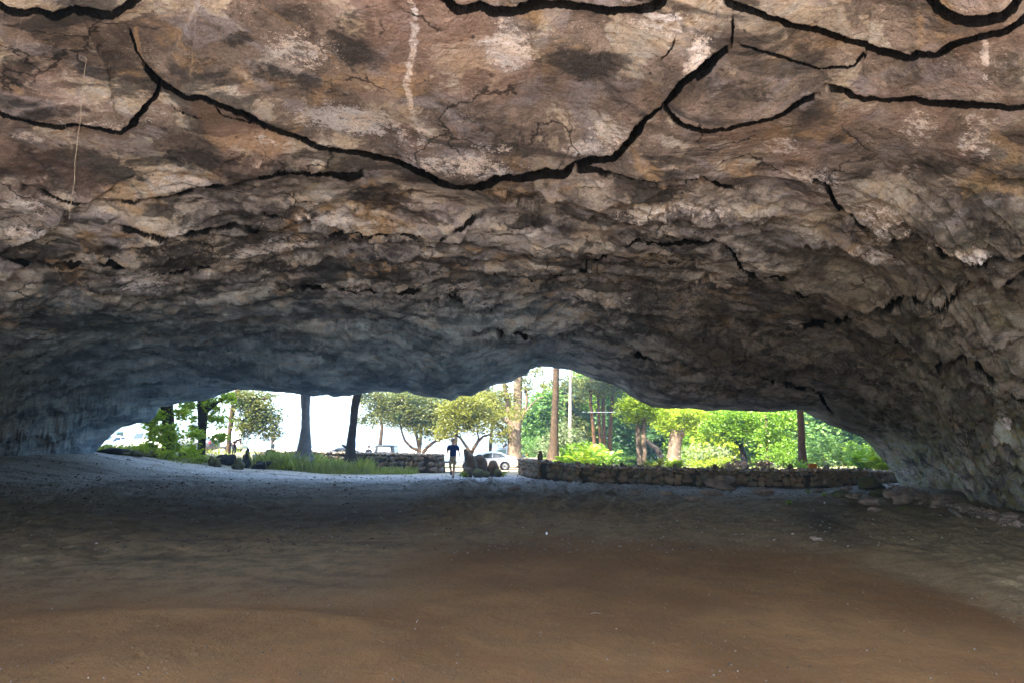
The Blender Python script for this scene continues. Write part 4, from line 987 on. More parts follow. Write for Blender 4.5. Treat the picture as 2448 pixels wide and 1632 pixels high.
def pebmat():
    m,nt,out=newmat('pebbles'); g=N(nt); r_=g.n('NewGeometry').outputs['Random Per Island']
    g.bsdf(out,g.ramp(r_,[(0,(.03,.027,.025)),(.5,(.10,.085,.07)),(.85,(.17,.15,.13)),(.985,(.22,.2,.19)),(1,(.6,.6,.6))]),.8,None,.3); return m
o=link('gravel',np_mesh('gravel',Vp.reshape(-1,3),Fp,True,None,3),pebmat()); tag(o,'loose gravel and pebbles across the cave floor','gravel',kind='stuff')
PEB_SNAP=o
n=900; px=rng.uniform(-50,2500,n); py=rng.uniform(1270,1640,n); C=[]; 
for a,b in zip(px,py):
    q=ghit(a,b); C.append((q.x,q.y,q.z))
C=np.array(C); sz=.0035+.009*rng.random(n)**3
Vp=(oct_[None]*rng.uniform(.6,1.3,(n,6,1))*sz[:,None,None])+(C+np.array([0,0,.002]))[:,None,:]
tag(link('grit',np_mesh('grit',Vp.reshape(-1,3),(of[None]+np.arange(n)[:,None,None]*6).reshape(-1,3),True,None,3),pebmat()),'fine grit scattered on the trodden brown floor','grit',kind='stuff')
# fine dry litter on the trodden floor
n=420; px=rng.uniform(-50,2500,n); py=rng.uniform(1290,1640,n); C=[]
for a,b in zip(px,py):
    q=ghit(a,b); C.append((q.x,q.y,q.z+.006))
lm=leaf_mesh('leaf_litter',np.array(C),.028,flat=3.0,asp=2.4); tag(link('leaf_litter',lm,M['leaf_dead']),'tiny dry bits of leaf on the brown floor','leaf litter',kind='stuff')
# rubble bank where the right wall meets the floor
rb=MB()
for k in range(420):
    t=random.random()**.8; px=2120+t*430; py=np.interp(px,[2120,2170,2250,2350,2448,2560],[1158,1172,1196,1224,1252,1285])+abs(random.gauss(0,9))-6
    q=ghit(px,py); r_=random.uniform(.025,.085)*(1+1.2*(random.random()<.08)); rock_mb(rb,(q.x,q.y,q.z+r_*.2),r_,random.random()*99,1,(random.uniform(.8,1.5),1,random.uniform(.5,.9)),random.random()*3,.4)
tag(rb.build('rubble',M['floor_rock'],None,False),'bank of broken rubble along the foot of the right rock wall','rubble',kind='stuff')
# driftwood stick, litter
a=g_at(2272,1221);b=g_at(2302,1238); mb=MB(); mb.tube([(0,0,.05),((b.x-a.x)*.5,(b.y-a.y)*.5,.08),(b.x-a.x,b.y-a.y,.04)],[.05,.06,.045],8,wob=.2); o=mb.build('stick',M['wood_grey']); o.location=a; tag(o,'pale weathered stick lying by the right rock wall','stick')
a=g_at(2165,1160);b=g_at(2192,1176); mb=MB(); mb.tube([(0,0,.04),(b.x-a.x,b.y-a.y,.05)],[.02,.014],6); o=mb.build('stick',M['twig_dead']); o.location=a; tag(o,'thin reddish stick on the leaf litter near the right wall end','stick')
a=g_at(995,1488); mb=MB(); mb.tube([(0,0,.006),(.004,.05,.008),(.0,.11,.007)],[.0022,.0022,.0012],5); o=mb.build('twig',M['white_plastic']); o.location=a; tag(o,'thin pale straw lying alone on the brown floor','twig')
a=g_at(1306,1278); mb=MB(); mb.add([(0,0,0),(.03,.015,.03),(.012,.012,.06),(-.015,.0,.045),(.008,.006,.02)],[(0,1,4),(1,2,4),(2,3,4),(3,0,4)]); o=mb.build('paper_scrap',M['white_plastic']); o.location=a; tag(o,'crumpled white scrap standing on the brown floor edge','litter')
a=g_at(1423,1466); mb=MB(); mb.tube([(-.04,0,.005),(.0,.01,.009),(.05,-.01,.005)],[.003,.003,.002],5); o=mb.build('twig',M['wood_grey']); o.location=a; tag(o,'small tan twig on the brown floor right of the middle','twig')
# hanging root
Yr=5.5
while True:
    q=P(205,150,Yr)
    if q.z > float(ceil_base(np.array([q.x]),np.array([Yr]))[0])-.12 or Yr > 12: break
    Yr+=.05
top=P(205,150,Yr); bot=P(167,524,Yr); L_=top.z-bot.z+.5
root_=MB(); pts=[];rad=[]
for k in range(26):
    t=k/25; pts.append((.005*math.sin(t*17)+.004*math.sin(t*41), .004*math.cos(t*23), .5-L_*t)); rad.append(.0036*(1-.35*t)*(1+.25*math.sin(t*57)))
root_.tube(pts,rad,7); o=root_.build('hanging_root',M['root']); o.location=top; tag(o,'thin pale root hanging straight down from the rock roof','root')
r2=MB(); q=P(150,285,Yr)-top; e_=P(173,358,Yr)-top; r2.tube([q,(q+e_)/2+Vector((.01,0,0)),e_],[.0012,.0018,.002],5); r2.build('rootlet',M['root'],o)
# ---- person walking in
pb=g_at(1085,1143); pb=at(1083,33.0)
person(pb,R(180),'person in navy shirt and khaki shorts walking into the cave',WALK,M['shirt_navy'],M['khaki'],M['skin'],M['hair_grey'],M['shoe'],1.06)
q=at(560,50); person((q.x,q.y,q.z),R(250),'person bending over among the white parked cars',BEND,M['cloth_dark'],M['cloth_dark'],M['skin'],M['hair_dark'],M['shoe'],1.0,True,fingers=False)
q=at(882,56); person((q.x,q.y,q.z),R(180),'dark clothed person standing far off left of the boxy car',STAND,M['cloth_dark'],M['cloth_dark'],M['skin'],M['hair_dark'],M['shoe'],1.0,True,fingers=False)
q=at(652,60); person((q.x,q.y,q.z),R(150),'small distant person standing left of the widest grey trunk',STAND,M['cloth_dark'],M['cloth_dark'],M['skin'],M['hair_dark'],M['shoe'],.95,True,fingers=False)
# ---- vehicles
SED=[(2.38,.34,.50,.54,.70,.62),(2.28,.24,.62,.68,.84,.74),(1.9,.20,.74,.80,.89,.80),(1.15,.20,.86,.93,.90,.82),(.95,.20,.88,.97,.90,.80),(.05,.20,.92,1.40,.90,.60),(-.5,.20,.93,1.45,.90,.60),(-1.1,.20,.95,1.38,.90,.60),(-1.85,.22,.98,1.08,.89,.72),(-2.25,.26,.96,1.02,.86,.74),(-2.40,.38,.80,.86,.78,.68)]
b=at(1164,54); b.z-=.01
vehicle('parked_car','white sedan parked side on behind the central rocks',b,R(180),SED,(1.45,-1.42),.33,M['paint_white'],[(.80,-.42,-.45,.12),(-.50,-1.55,-1.15,-.52)],[(.90,.10,'windscreen'),(-1.75,-1.15,'rear_window')],
 [('headlight','clear_lens',(2.20,.70,.62),(.26,.20,.12)),('headlight','clear_lens',(2.20,-.70,.62),(.26,.20,.12)),('tail_light','red_lens',(-2.22,.74,.86),(.30,.18,.12)),('tail_light','red_lens',(-2.22,-.74,.86),(.30,.18,.12)),('door_handle','rim',(.0,.905,.84),(.18,.03,.03)),('door_handle','rim',(-.95,.905,.85),(.18,.03,.03)),('wing_mirror','paint_white',(.72,.98,.98),(.16,.14,.12)),('wing_mirror','paint_white',(.72,-.98,.98),(.16,.14,.12))])
SUV=[(2.3,.42,.70,.74,.78,.7),(2.2,.32,.90,.95,.9,.8),(1.2,.30,1.02,1.08,.92,.84),(.75,.30,1.05,1.35,.92,.72),(.45,.30,1.05,1.66,.92,.68),(-.6,.30,1.06,1.74,.92,.68),(-1.8,.30,1.06,1.70,.92,.68),(-2.15,.32,1.05,1.25,.9,.76),(-2.28,.40,1.0,1.05,.86,.78)]
b=at(1203,66)
vehicle('parked_car','dark blue estate car half hidden behind the white sedan',b,R(180),SUV,(1.4,-1.35),.37,M['paint_navy'],[(.72,-.3,-.3,.50),(-.38,-1.3,-1.3,-.38),(-1.36,-2.0,-1.75,-1.36)],[(.9,.5,'windscreen'),(-2.12,-1.85,'rear_window')],
 [('headlight','clear_lens',(2.15,.72,.82),(.2,.22,.14)),('tail_light','red_lens',(-2.2,.80,1.0),(.14,.16,.26)),('tail_light','red_lens',(-2.2,-.80,1.0),(.14,.16,.26)),('roof_rail','black',(-.7,.6,1.79),(2.0,.03,.04)),('roof_rail','black',(-.7,-.6,1.79),(2.0,.03,.04))])
BOX=[(2.0,.50,.90,.95,.80,.75),(1.9,.45,1.05,1.1,.85,.8),(.8,.45,1.12,1.18,.88,.82),(.55,.45,1.14,1.82,.88,.76),(-1.7,.45,1.14,1.86,.88,.76),(-1.9,.45,1.14,1.80,.87,.75),(-1.95,.5,1.1,1.15,.85,.8)]
b=at(928,60)
v=vehicle('parked_car','boxy dark off road car seen from behind over the left wall',b,R(90),BOX,(1.3,-1.25),.42,M['paint_grey'],[(.52,-.4,-.4,.5),(-.48,-1.6,-1.6,-.48)],[(.75,.56,'windscreen'),(-1.93,-1.90,'rear_window')],
 [('tail_light','red_lens',(-1.95,.76,1.02),(.06,.12,.24)),('tail_light','red_lens',(-1.95,-.76,1.02),(.06,.12,.24)),('spare_wheel_cover','black',(-2.04,0,.95),(.20,.70,.70))])
mb=MB(); mb.add([(-1.965,-.55,1.2),(-1.965,.55,1.2),(-1.955,.52,1.70),(-1.955,-.52,1.70)],[(3,2,1,0)]); mb.build('rear_glass',M['clear_lens'],v,False)
VAN=[(2.4,.40,.85,.9,.85,.75),(2.25,.30,1.05,1.12,.95,.85),(1.75,.30,1.15,1.6,.97,.85),(1.3,.30,1.2,2.05,.97,.86),(-2.3,.30,1.25,2.15,.97,.88),(-2.45,.35,1.2,2.05,.95,.86)]
b=at(258,58)
vehicle('parked_car','white car at the far left edge of the opening seen from the front',b,R(-95),SED,(1.45,-1.42),.33,M['paint_white'],[(.80,-.42,-.45,.12),(-.50,-1.55,-1.15,-.52)],[(.90,.10,'windscreen'),(-1.75,-1.15,'rear_window')],
 [('headlight','clear_lens',(2.22,.68,.64),(.22,.24,.14)),('headlight','clear_lens',(2.22,-.68,.64),(.22,.24,.14)),('bumper','black',(2.38,0,.36),(.08,1.2,.14))])
b=at(322,68)
vehicle('parked_van','teal panel van parked side on behind the white far left cars',b,R(180),VAN,(1.5,-1.5),.38,M['paint_teal'],[(1.6,.7,.7,1.35)],[(1.9,1.4,'windscreen')],
 [('headlight','clear_lens',(2.3,.75,.85),(.2,.2,.16)),('door_seam','black',(-.4,.985,1.2),(.03,.02,1.5)),('door_seam','black',(.55,.985,1.2),(.03,.02,1.5))],cat='van',W=.95)
b=at(352,54)
vehicle('parked_car','rounded white car with dark sills just left of the first vined trunk',b,R(165),SUV,(1.4,-1.35),.37,M['paint_white'],[(.72,-.3,-.3,.50),(-.38,-1.3,-1.3,-.38)],[(.9,.5,'windscreen'),(-2.12,-1.85,'rear_window')],
 [('headlight','clear_lens',(2.15,.72,.82),(.2,.22,.14)),('side_cladding','black',(0,.935,.42),(2.0,.03,.22))])
b=at(448,57)
vehicle('parked_car','dark car with red rear light seen between the two vined trunks',b,R(175),SED,(1.45,-1.42),.33,M['paint_grey'],[(.80,-.42,-.45,.12),(-.50,-1.55,-1.15,-.52)],[(.90,.10,'windscreen'),(-1.75,-1.15,'rear_window')],
 [('tail_light','red_lens',(-2.22,.74,.84),(.34,.22,.2)),('tail_light','red_lens',(-2.22,-.74,.84),(.34,.22,.2))])
b=at(520,62)
vehicle('parked_van','large white van behind the black boulders on the left',b,R(178),VAN,(1.5,-1.5),.38,M['paint_white'],[(1.6,.7,.7,1.35)],[(1.9,1.4,'windscreen')],
 [('headlight','clear_lens',(2.3,.75,.85),(.2,.2,.16)),('side_cladding','black',(0,.975,.42),(2.4,.03,.12))],cat='van',W=.95)
b=at(810,58)
vehicle('parked_car','grey car mostly hidden behind the left wall between the grey trunks',b,R(180),SED,(1.45,-1.42),.33,M['paint_grey'],[(.80,-.42,-.45,.12),(-.50,-1.55,-1.15,-.52)],[(.90,.10,'windscreen'),(-1.75,-1.15,'rear_window')],
 [('headlight','clear_lens',(2.22,.68,.64),(.22,.24,.14)),('tail_light','red_lens',(-2.22,.74,.84),(.3,.2,.14))])
# white bin tilted by the boulders
b=at(611,45); mb=MB(); mb.tube([(0,0,0),(0,0,.05),(0,0,.55),(0,0,.6)],[.17,.18,.22,.235],16); o=mb.build('bin',M['white_plastic']); o.location=b; o.rotation_euler=(0,R(8),0); tag(o,'white bucket standing between the black boulders and left wall','bucket')
# overhead wire
a=P(1392,984,58); mb=MB(); mb.tube([(0,0,0),(1.7,0,-.02),(3.5,0,.0)],.02,5); o=mb.build('cable',M['wire']); o.location=a; tag(o,'thin pale cable strung across between the trees','cable')
# ================================================================= trees and plants
def tree_px(name,label,Y,base_px,trunks,blobs,bark,leaf,lsize=.2,dens=5,clr=.35,group=None,sink=.1,flat=.4,cat='tree'):
    b=at(base_px,Y); T=[]
    for t in trunks:
        pts,rad=trunk_px(b,t,Y)
        T.append((pts,rad))
    # first trunk reaches the ground
    p0=T[0][0][0]; T[0][0].insert(0,(p0[0],p0[1],-sink)); T[0][1].insert(0,T[0][1][0]*1.12)
    return make_tree(name,label,b,T,blobs_px(b,blobs,Y),M[bark],M[leaf],lsize,dens,clr,group,flat=flat,cat=cat)
TOP=lambda px,w: (px,760,w)
tree_px('vined_tree','dark vine covered trunk, first tree from the left rock wall',38,402,[[(402,1100,34),(403,1060,27),(402,1000,26),(399,960,27),(398,860,26),(400,700,22)]],
 [(366,985,16,22),(368,1020,12,20),(372,1052,18,22),(364,1078,16,14),(350,1068,20,10),(384,1090,30,10,-1),(400,690,120,60),(300,640,90,50),(424,1060,10,26,-.5),(378,1000,12,40,-.8),(360,1000,14,30,-.6),(385,1040,10,34,-.9),(376,960,20,14),(412,1030,8,40,-.8),(430,985,14,20)],'bark_dark','leaf_vine_backlit',.24,5,.16)
tree_px('vined_tree','second vine covered trunk with broad leaves spreading at its right',40,478,[[(480,1098,22),(483,1050,18),(484,1000,22),(486,950,30),(480,860,24),(470,720,18)],[(488,985,14),(520,960,8),(552,945,4)]],
 [(455,985,22,24),(470,1020,16,16),(515,1000,24,30),(505,960,26,20),(540,950,24,14),(460,1065,10,30,-.6),(460,1085,22,12,-1),(525,1045,22,10),(440,960,18,14),(480,660,130,60),(470,1040,12,16,-1)],'bark_dark','leaf_vine_backlit',.26,5,.17)
tree_px('broadleaf_tree','dense leafy crown with small white gaps left of the widest trunk',50,560,[[(545,1092,12),(548,1040,10),(556,980,12),(570,930,14),(580,800,18),(590,600,14)],[(560,975,8),(610,955,6),(645,950,3)],[(555,1000,6),(600,1010,5),(640,1030,3)]],
 [(600,985,44,42),(635,995,36,44),(648,1030,20,22),(590,1025,30,22),(580,950,36,22),(620,950,44,20),(600,640,160,80)],'bark','leaf_olive',.22,8,.28)
tree_px('grey_tree','wide grey trunk flaring at its base, standing in the white gap',40,728,[[(724,1100,56),(727,1085,40),(729,1060,30),(731,1020,21),(731,980,20),(731,940,25),(731,860,26),(733,700,24)],[(712,1085,14),(706,1098,12)],[(745,1088,9),(748,1100,8)]],
 [(731,640,170,70),(640,600,120,60)],'bark_grey_veiled','leaf_green',.26,4,.4)
tree_px('grey_tree','slightly leaning grey trunk, right one of the pair in the white gap',41,842,[[(838,1100,30),(838,1075,24),(840,1050,20),(845,1010,18),(848,975,19),(855,940,20),(862,860,20),(875,700,18)],[(838,1075,10),(824,1066,6),(818,1063,4)]],
 [(880,650,150,60)],'bark_dark','leaf_green',.26,4,.4)
tree_px('spreading_tree','yellow green spreading tree with forked bare limbs beyond the left wall',58,1000,[[(1000,1088,13),(1003,1070,9),(996,1040,7),(985,1010,6),(975,980,4)],[(1002,1076,9),(985,1070,6),(968,1052,5),(962,1035,4),(955,1005,3)],[(1010,1082,10),(1022,1068,8),(1038,1055,6),(1060,1046,5),(1090,1040,4)]],
 [(905,960,32,30),(880,950,22,18),(872,1005,15,14),(945,985,44,40),(985,975,50,44),(1030,985,46,46),(1020,1020,40,26),(960,950,60,22),(1055,1010,34,34),(1060,975,30,30)],'bark','leaf_olive',.22,7,.34)
tree_px('spreading_tree','golden yellow lit tree over the head of the walking person',52,1108,[[(1122,1092,12),(1130,1075,9),(1142,1055,7),(1155,1042,5),(1175,1036,3)],[(1124,1080,8),(1112,1062,6),(1100,1045,5),(1085,1035,4)],[(1140,1062,5),(1144,1045,4),(1140,1025,3)]],
 [(1090,1010,40,26),(1115,985,42,34),(1075,980,30,30),(1135,1020,34,20),(1120,960,50,20),(1160,980,32,30),(1065,1035,28,14)],'bark','leaf_yellow',.2,8,.32)
tree_px('large_tree','large pale trunk splitting into many upright limbs right of the white sedan',60,1231,[[(1232,1120,44),(1231,1090,34),(1230,1050,32),(1229,1022,32)],[(1226,1030,22),(1217,1005,16),(1214,960,12),(1206,915,10),(1200,860,8)],[(1234,1030,24),(1238,990,20),(1238,950,22),(1240,905,20),(1238,800,16)],[(1243,1010,10),(1254,980,8),(1260,960,7),(1258,930,6)],[(1254,985,6),(1272,965,4),(1286,952,3),(1300,948,2)],[(1215,1010,10),(1190,990,8),(1184,960,8),(1165,940,6),(1150,925,5)],[(1222,1035,12),(1200,1022,8),(1180,1006,7),(1160,998,5)],[(1212,1060,8),(1202,1068,5)]],
 [(1170,950,34,20),(1150,975,34,30),(1190,985,28,26),(1205,940,30,24),(1240,890,34,18),(1210,1030,26,20),(1195,1045,24,20),(1255,920,26,20),(1230,985,24,20,-2),(1290,890,26,14),(1300,925,12,14),(1180,1010,24,20)],'bark_pale','leaf_yellow',.2,6,.28)
tree_px('straight_tree','tall smooth brown trunk with a flared base behind the left end of the right wall',42,1325,[[(1321,1104,38),(1322,1092,28),(1324,1070,22),(1325,1040,19),(1326,1000,17),(1328,950,16),(1329,900,15),(1330,840,15),(1332,700,13)]],
 [(1340,640,140,60)],'bark_brown','leaf_green',.26,4,.4)
tree_px('palm_trunk','slim pale grey palm trunk right of the tall brown trunk',56,1363,[[(1362,1060,9),(1363,1002,9),(1363,960,8),(1364,900,7),(1365,860,7),(1366,760,7)]],[(1366,740,50,30)],'bark_palm','leaf_green',.3,5,.35)
for i,(x0,x1,w_,lb) in enumerate([(1420,1412,8,'leftmost slender brown trunk of the four behind the palms'),(1434,1430,7,'second slender trunk of the four behind the palms'),(1444,1442,9,'third slender trunk of the four behind the palms'),(1458,1464,9,'rightmost slender trunk of the four behind the palms')]):
    tree_px('slender_tree',lb,61+i*.7,x0,[[(x0,1085,w_+2),(x0,1050,w_),(x0*.5+x1*.5,1000,w_),(x1,960,w_-1),(x1,900,w_-1),(x1+5,800,w_-2)]],[(x1-12+8*i,925,34,26),(x1+16,905,36,22),(x1,700,50,40)],'bark_red','leaf_olive',.22,6,.3,'slender trunks behind the palms')
tree_px('lime_tree','twin pale brown trunk with bright lime crown above the middle of the right wall',48,1532,[[(1530,1112,12),(1526,1060,11),(1524,1010,12),(1518,970,9),(1515,930,8)],[(1541,1112,11),(1540,1060,12),(1538,1010,14),(1545,975,8),(1560,950,6)]],
 [(1520,985,34,24),(1500,975,30,20),(1545,975,36,18),(1512,1008,18,10),(1575,990,36,20),(1530,955,50,16),(1590,1015,24,12)],'bark_pale','leaf_lime',.2,9,.22)
tree_px('lime_tree','thick pale trunk under a bright lime canopy right of the twin trunk',54,1612,[[(1610,1115,38),(1612,1080,30),(1615,1050,30),(1620,1030,36)],[(1612,1035,18),(1600,1005,10),(1590,980,7)],[(1626,1035,18),(1638,1000,10),(1648,970,7)],[(1640,1000,4),(1643,980,4),(1641,940,3)]],
 [(1610,1000,40,24),(1640,1015,36,24),(1590,1020,26,16),(1670,1005,36,24),(1700,995,40,26),(1660,985,50,16),(1620,985,60,14)],'bark_pale','leaf_lime',.2,8,.24)
tree_px('leaning_tree','dark leaning bare trunk between the twin trunk and the thick one',56,1584,[[(1586,1112,14),(1580,1090,13),(1570,1072,14),(1556,1062,10),(1546,1050,8)]],[(1535,1045,20,10,2),(1560,1040,30,14,3)],'bark_dark','leaf_deep',.2,5,.25)
tree_px('leaning_tree','dark bent trunk rising from the dry brush',47,1782,[[(1780,1105,14),(1777,1085,13),(1770,1060,11),(1752,1050,7),(1725,1030,6),(1700,1018,5)],[(1772,1065,8),(1774,1030,6),(1780,1000,5)]],
 [(1740,1010,50,26),(1790,1000,40,30),(1760,1035,40,20),(1815,1020,34,34),(1700,1020,30,20),(1750,985,70,14)],'bark_dark','leaf_green',.19,9,.22)
tree_px('thin_tree','thin straight brown stem with leaves to both sides left of the red trunk',45,1835,[[(1834,1110,8),(1834,1080,6),(1833,1040,6),(1831,1000,6),(1830,960,5)]],[(1850,1030,34,34),(1870,1060,26,26),(1880,1005,34,22),(1820,1045,20,20),(1840,990,60,14)],'bark_pale','leaf_green',.19,9,.22)
tree_px('red_trunk_tree','sturdy red brown trunk standing behind the right part of the right wall',36,1920,[[(1924,1124,26),(1920,1105,22),(1917,1070,18),(1916,1030,17),(1914,1000,16),(1912,975,15),(1910,900,15),(1908,780,13)]],[(1905,700,110,50),(1924,1114,14,5,-.6)],'bark_red','leaf_green',.2,5,.25)
# woodland behind: each its own tree; crowns share a few shapes
protos=[]
def back_tree(px,Y,top,wpx,leaf,lb,kind):
    b=at(px,Y); H=P(px,top,Y).z-b.z; w_=px_m(wpx,Y)/2
    root=empty('woodland_tree',b); tag(root,lb,'tree','woodland trees behind the right wall')
    mb=MB(); mb.tube([(0,0,-.1),(.15,0,H*.3),(-.1,0,H*.6),(.1,0,H*.85)],[.17,.14,.11,.06],8,wob=.2,seed=px); 
    for k in range(5):
        a=k*1.3; mb.tube([(.05,0,H*(.3+.1*k)),(math.cos(a)*w_*.5,math.sin(a)*w_*.4,H*(.42+.1*k))],[.06,.025],5)
    mb.build('trunk',M['bark_dark'],root)
    bl=[(random.uniform(-.5,.5)*w_,random.uniform(-.5,.5)*w_,H*z_,w_*random.uniform(.45,.7),w_*.5,H*.13) for z_ in (.12,.25,.38,.5,.62,.75,.88) for _ in range(2)]
    link('crown',leaf_mesh('crown',clump_points(bl,2.6,.5),.38),M[leaf],root)
BT=[(1290,66,930,110,'leaf_sea','bluish green tree behind the tall brown trunk'),(1345,72,900,120,'leaf_olive','olive tree behind the slim pale palm'),(1420,76,860,130,'leaf_green','high green tree at the back behind the four slender trunks'),(1490,70,900,130,'leaf_deep','dark tree left of the lime crown'),(1560,72,900,130,'leaf_deep','dark green tree behind the leaning dark trunk'),
(1640,70,920,140,'leaf_green','green tree behind the thick pale trunk'),(1720,66,930,140,'leaf_lime','yellow green tree above the dry brush'),(1800,68,930,140,'leaf_green','green tree left behind the thin straight stem'),(1880,62,930,130,'leaf_green','green tree directly behind the red trunk'),(1960,60,940,120,'leaf_sea','blue green tree right of the red trunk'),(2040,62,950,130,'leaf_sea','blue green tree behind the flowering shrubs'),(2110,58,970,120,'leaf_deep','dark tree at the far right against the rock wall'),(1250,74,1010,80,'leaf_deep','low dark tree behind the large split trunk'),(2190,60,940,130,'leaf_green','green tree hidden mostly by the right rock wall')]
for t in BT: back_tree(*t,0)
for px,Y,tp,wp,lb in ((905,72,905,150,'hazy yellow green tree far behind the forked tree'),(1000,76,915,150,'wide hazy tree far behind the gap between the forked trees'),(1085,74,900,150,'hazy golden tree far behind the walking person'),(1170,78,860,150,'hazy tree far behind the split pale trunk')):
    b=at(px,Y); w_=px_m(wp,Y)/2; H=P(px,tp,Y).z-b.z; root=empty('shore_tree',b); tag(root,lb,'tree','hazy trees by the shore')
    mb=MB(); mb.tube([(0,0,-.1),(.3,0,H*.4),(-.2,0,H*.8)],[.22,.16,.08],8); mb.build('trunk',M['bark'],root)
    bl=[(random.uniform(-.8,.8)*w_,random.uniform(-.5,.5)*w_,H*z_,w_*random.uniform(.3,.5),w_*.4,H*.10) for z_ in (.52,.62,.72,.84,.95) for _ in range(3)]
    link('crown',leaf_mesh('crown',clump_points(bl,3.2,.45),.26),M['leaf_yellow'],root)
# the wood far behind, one mass
wx_=rng.uniform(2,62,2600); wy_=rng.uniform(80,92,2600); top_=5+7*sm(wx_,4,14)+1.5*fbm(wx_*.3,wy_*.1,3,4); wz_=top_*rng.random(2600)**.8
WP=np.repeat(np.stack([wx_,wy_,wz_],-1),16,0)+rng.normal(0,1,(2600*16,3))*np.array([.7,.7,.45])
tag(link('woods',leaf_mesh('woods',WP,.6),M['leaf_deep']),'dark far wood closing the view behind the trees on the right','wood',kind='stuff')
# shrubs
def shrub_px(name,label,px,Y,L,leaf,stem='twig_green',lsize=.12,dens=7,clr=.16,group=None,stems=12,flat=.4,cat='shrub'):
    b=at(px,Y); return shrub(name,label,b,blobs_px(b,L,Y),stems,M[leaf],M[stem],lsize,dens,clr,group,cat,flat)
shrub_px('shrub','pale pinkish green bush right behind the flared brown trunk',1350,46,[(1310,1060,22,30),(1345,1035,32,26),(1370,1055,34,30),(1330,1085,40,20),(1295,1075,14,18)],'leaf_pale')
shrub_px('shrub','bright green broad leaved bush below the four slender trunks',1400,43,[(1395,1075,40,24),(1430,1085,36,22),(1365,1090,34,18),(1455,1095,24,14)],'leaf_green',lsize=.2)
shrub_px('shrub','bluish bush beside the large split trunk',1275,55,[(1262,1075,18,24),(1285,1060,20,20),(1275,1095,26,14)],'leaf_sea')
shrub_px('shrub','low green undergrowth bush in the dark gap behind the twin trunk',1500,50,[(1500,1100,40,12),(1560,1106,40,10)],'leaf_green')
shrub_px('shrub','pale flowering bush right of the thick pale trunk',1665,44,[(1650,1085,36,20),(1690,1075,36,22),(1720,1090,30,20),(1640,1105,30,12)],'leaf_pale',lsize=.11)
shrub_px('shrub','lime bush between the pale bush and the dry brush',1700,42,[(1700,1105,40,14),(1730,1098,26,14),(1670,1108,26,10)],'leaf_lime')
shrub_px('shrub','green thicket left of the red trunk',1860,42,[(1860,1080,34,26),(1885,1095,26,20),(1830,1095,22,18)],'leaf_green')
shrub_px('shrub','glossy green bush right of the red trunk, spotted with pale flowers',1975,42,[(1960,1060,34,26),(2000,1065,34,26),(1950,1090,30,20),(2020,1085,30,20)],'leaf_sea',lsize=.15,dens=9)
shrub_px('shrub','green bush by the pale gap at the far right',2060,41,[(2050,1075,32,24),(2085,1085,26,22),(2040,1100,30,16)],'leaf_green',lsize=.15)
shrub_px('dry_brush','reddish brown heap of dry twigs on top of the right wall',1768,36,[(1765,1108,36,13),(1740,1112,24,8)],'leaf_dead','twig_dead',.10,12,.10,stems=60,cat='dry brush')
shrub_px('dry_brush','smaller upright red dry brush left of the thin stem',1830,36,[(1832,1102,20,14),(1822,1110,16,8)],'leaf_dead','twig_dead',.10,12,.10,stems=40,cat='dry brush')
FP=[(2065,34,9,1.5,'leaf_green','fern like plant hanging over the right wall end'),(2105,31,9,1.4,'leaf_lime','bright frond plant nearest the right rock wall'),(2090,36,8,1.6,'leaf_green','frond plant behind the hanging one'),(1400,41,9,2.0,'leaf_lime','young palm with yellow fronds behind the right wall'),(1440,40,8,1.7,'leaf_green','young palm just right of the yellow one'),(1355,42,8,1.6,'leaf_green','young palm close to the flared brown trunk'),(1610,40,7,1.1,'leaf_lime','small frond plant in front of the thick pale trunk'),(1560,40,6,1.0,'leaf_yellow','small yellowing plant right of the twin trunk')]
for i,(px,Y,n_,L,lf,lb) in enumerate(FP):
    frond_plant('frond_plant',lb,at(px,Y)+Vector((0,0,.25 if px>2000 else .1)),n_*2,L,M[lf],M['twig_green'],'frond plants behind the right wall',lean=(0,-.25) if px>2000 else (0,0),wid=.09,llen=.34)
# weeds in front of the left wall
for i,(px,Y,w_,h_,lf,lb) in enumerate([(660,41.5,34,22,'leaf_lime','leafy weed clump at the left end of the left wall'),(715,39,34,16,'leaf_pale','pale weed clump at the foot of the widest grey trunk'),(775,40,40,20,'leaf_lime','leafy weed clump between the two grey trunks'),(825,39,26,13,'leaf_pale','pale weed clump at the foot of the leaning grey trunk'),(868,40,24,11,'leaf_lime','small weed clump right of the leaning grey trunk'),(690,38.5,24,12,'leaf_lime','low weed clump in front of the left wall end')]):
    bz=ghit(px,1118).z; b=at(px,Y); top=1112-h_*1.4
    shrub('weed_clump',lb,b,[(0,0,.45*h_/20,px_m(w_,Y),.5,.40*h_/20),(px_m(w_*.5,Y),.1,.3*h_/20,px_m(w_*.6,Y),.4,.3*h_/20)],10,M[lf],M['twig_green'],.11,10,.13,'weed clumps before the left wall','weeds')
for i,(px,Y,lb) in enumerate([(250,35,'low leafy weeds at the far left edge of the opening'),(300,36,'low leafy weeds under the white far left car'),(335,36.5,'low weeds left of the first vined trunk'),(385,36,'weeds at the foot of the first vined trunk'),(462,37,'yellow green weeds at the foot of the second vined trunk')]):
    b=at(px,Y); shrub('weed_clump',lb,b,[(0,0,.2,.75,.5,.2),(.5,.1,.15,.5,.4,.15)],8,M['leaf_lime'],M['twig_green'],.12,9,.12,'weed clumps along the far left bank','weeds')
for i,(px,Y,lb) in enumerate([(1109,33.2,'tuft of weeds at the left foot of the rock group'),(1198,34.5,'tuft of weeds at the right foot of the rock group'),(1249,37.5,'tuft of weeds at the left end of the right wall')]):
    b=at(px,Y); shrub('weed_clump',lb,b,[(0,0,.14,.22,.2,.16)],5,M['leaf_lime'],M['twig_green'],.09,16,.07,'weed tufts by the middle gap','weeds')
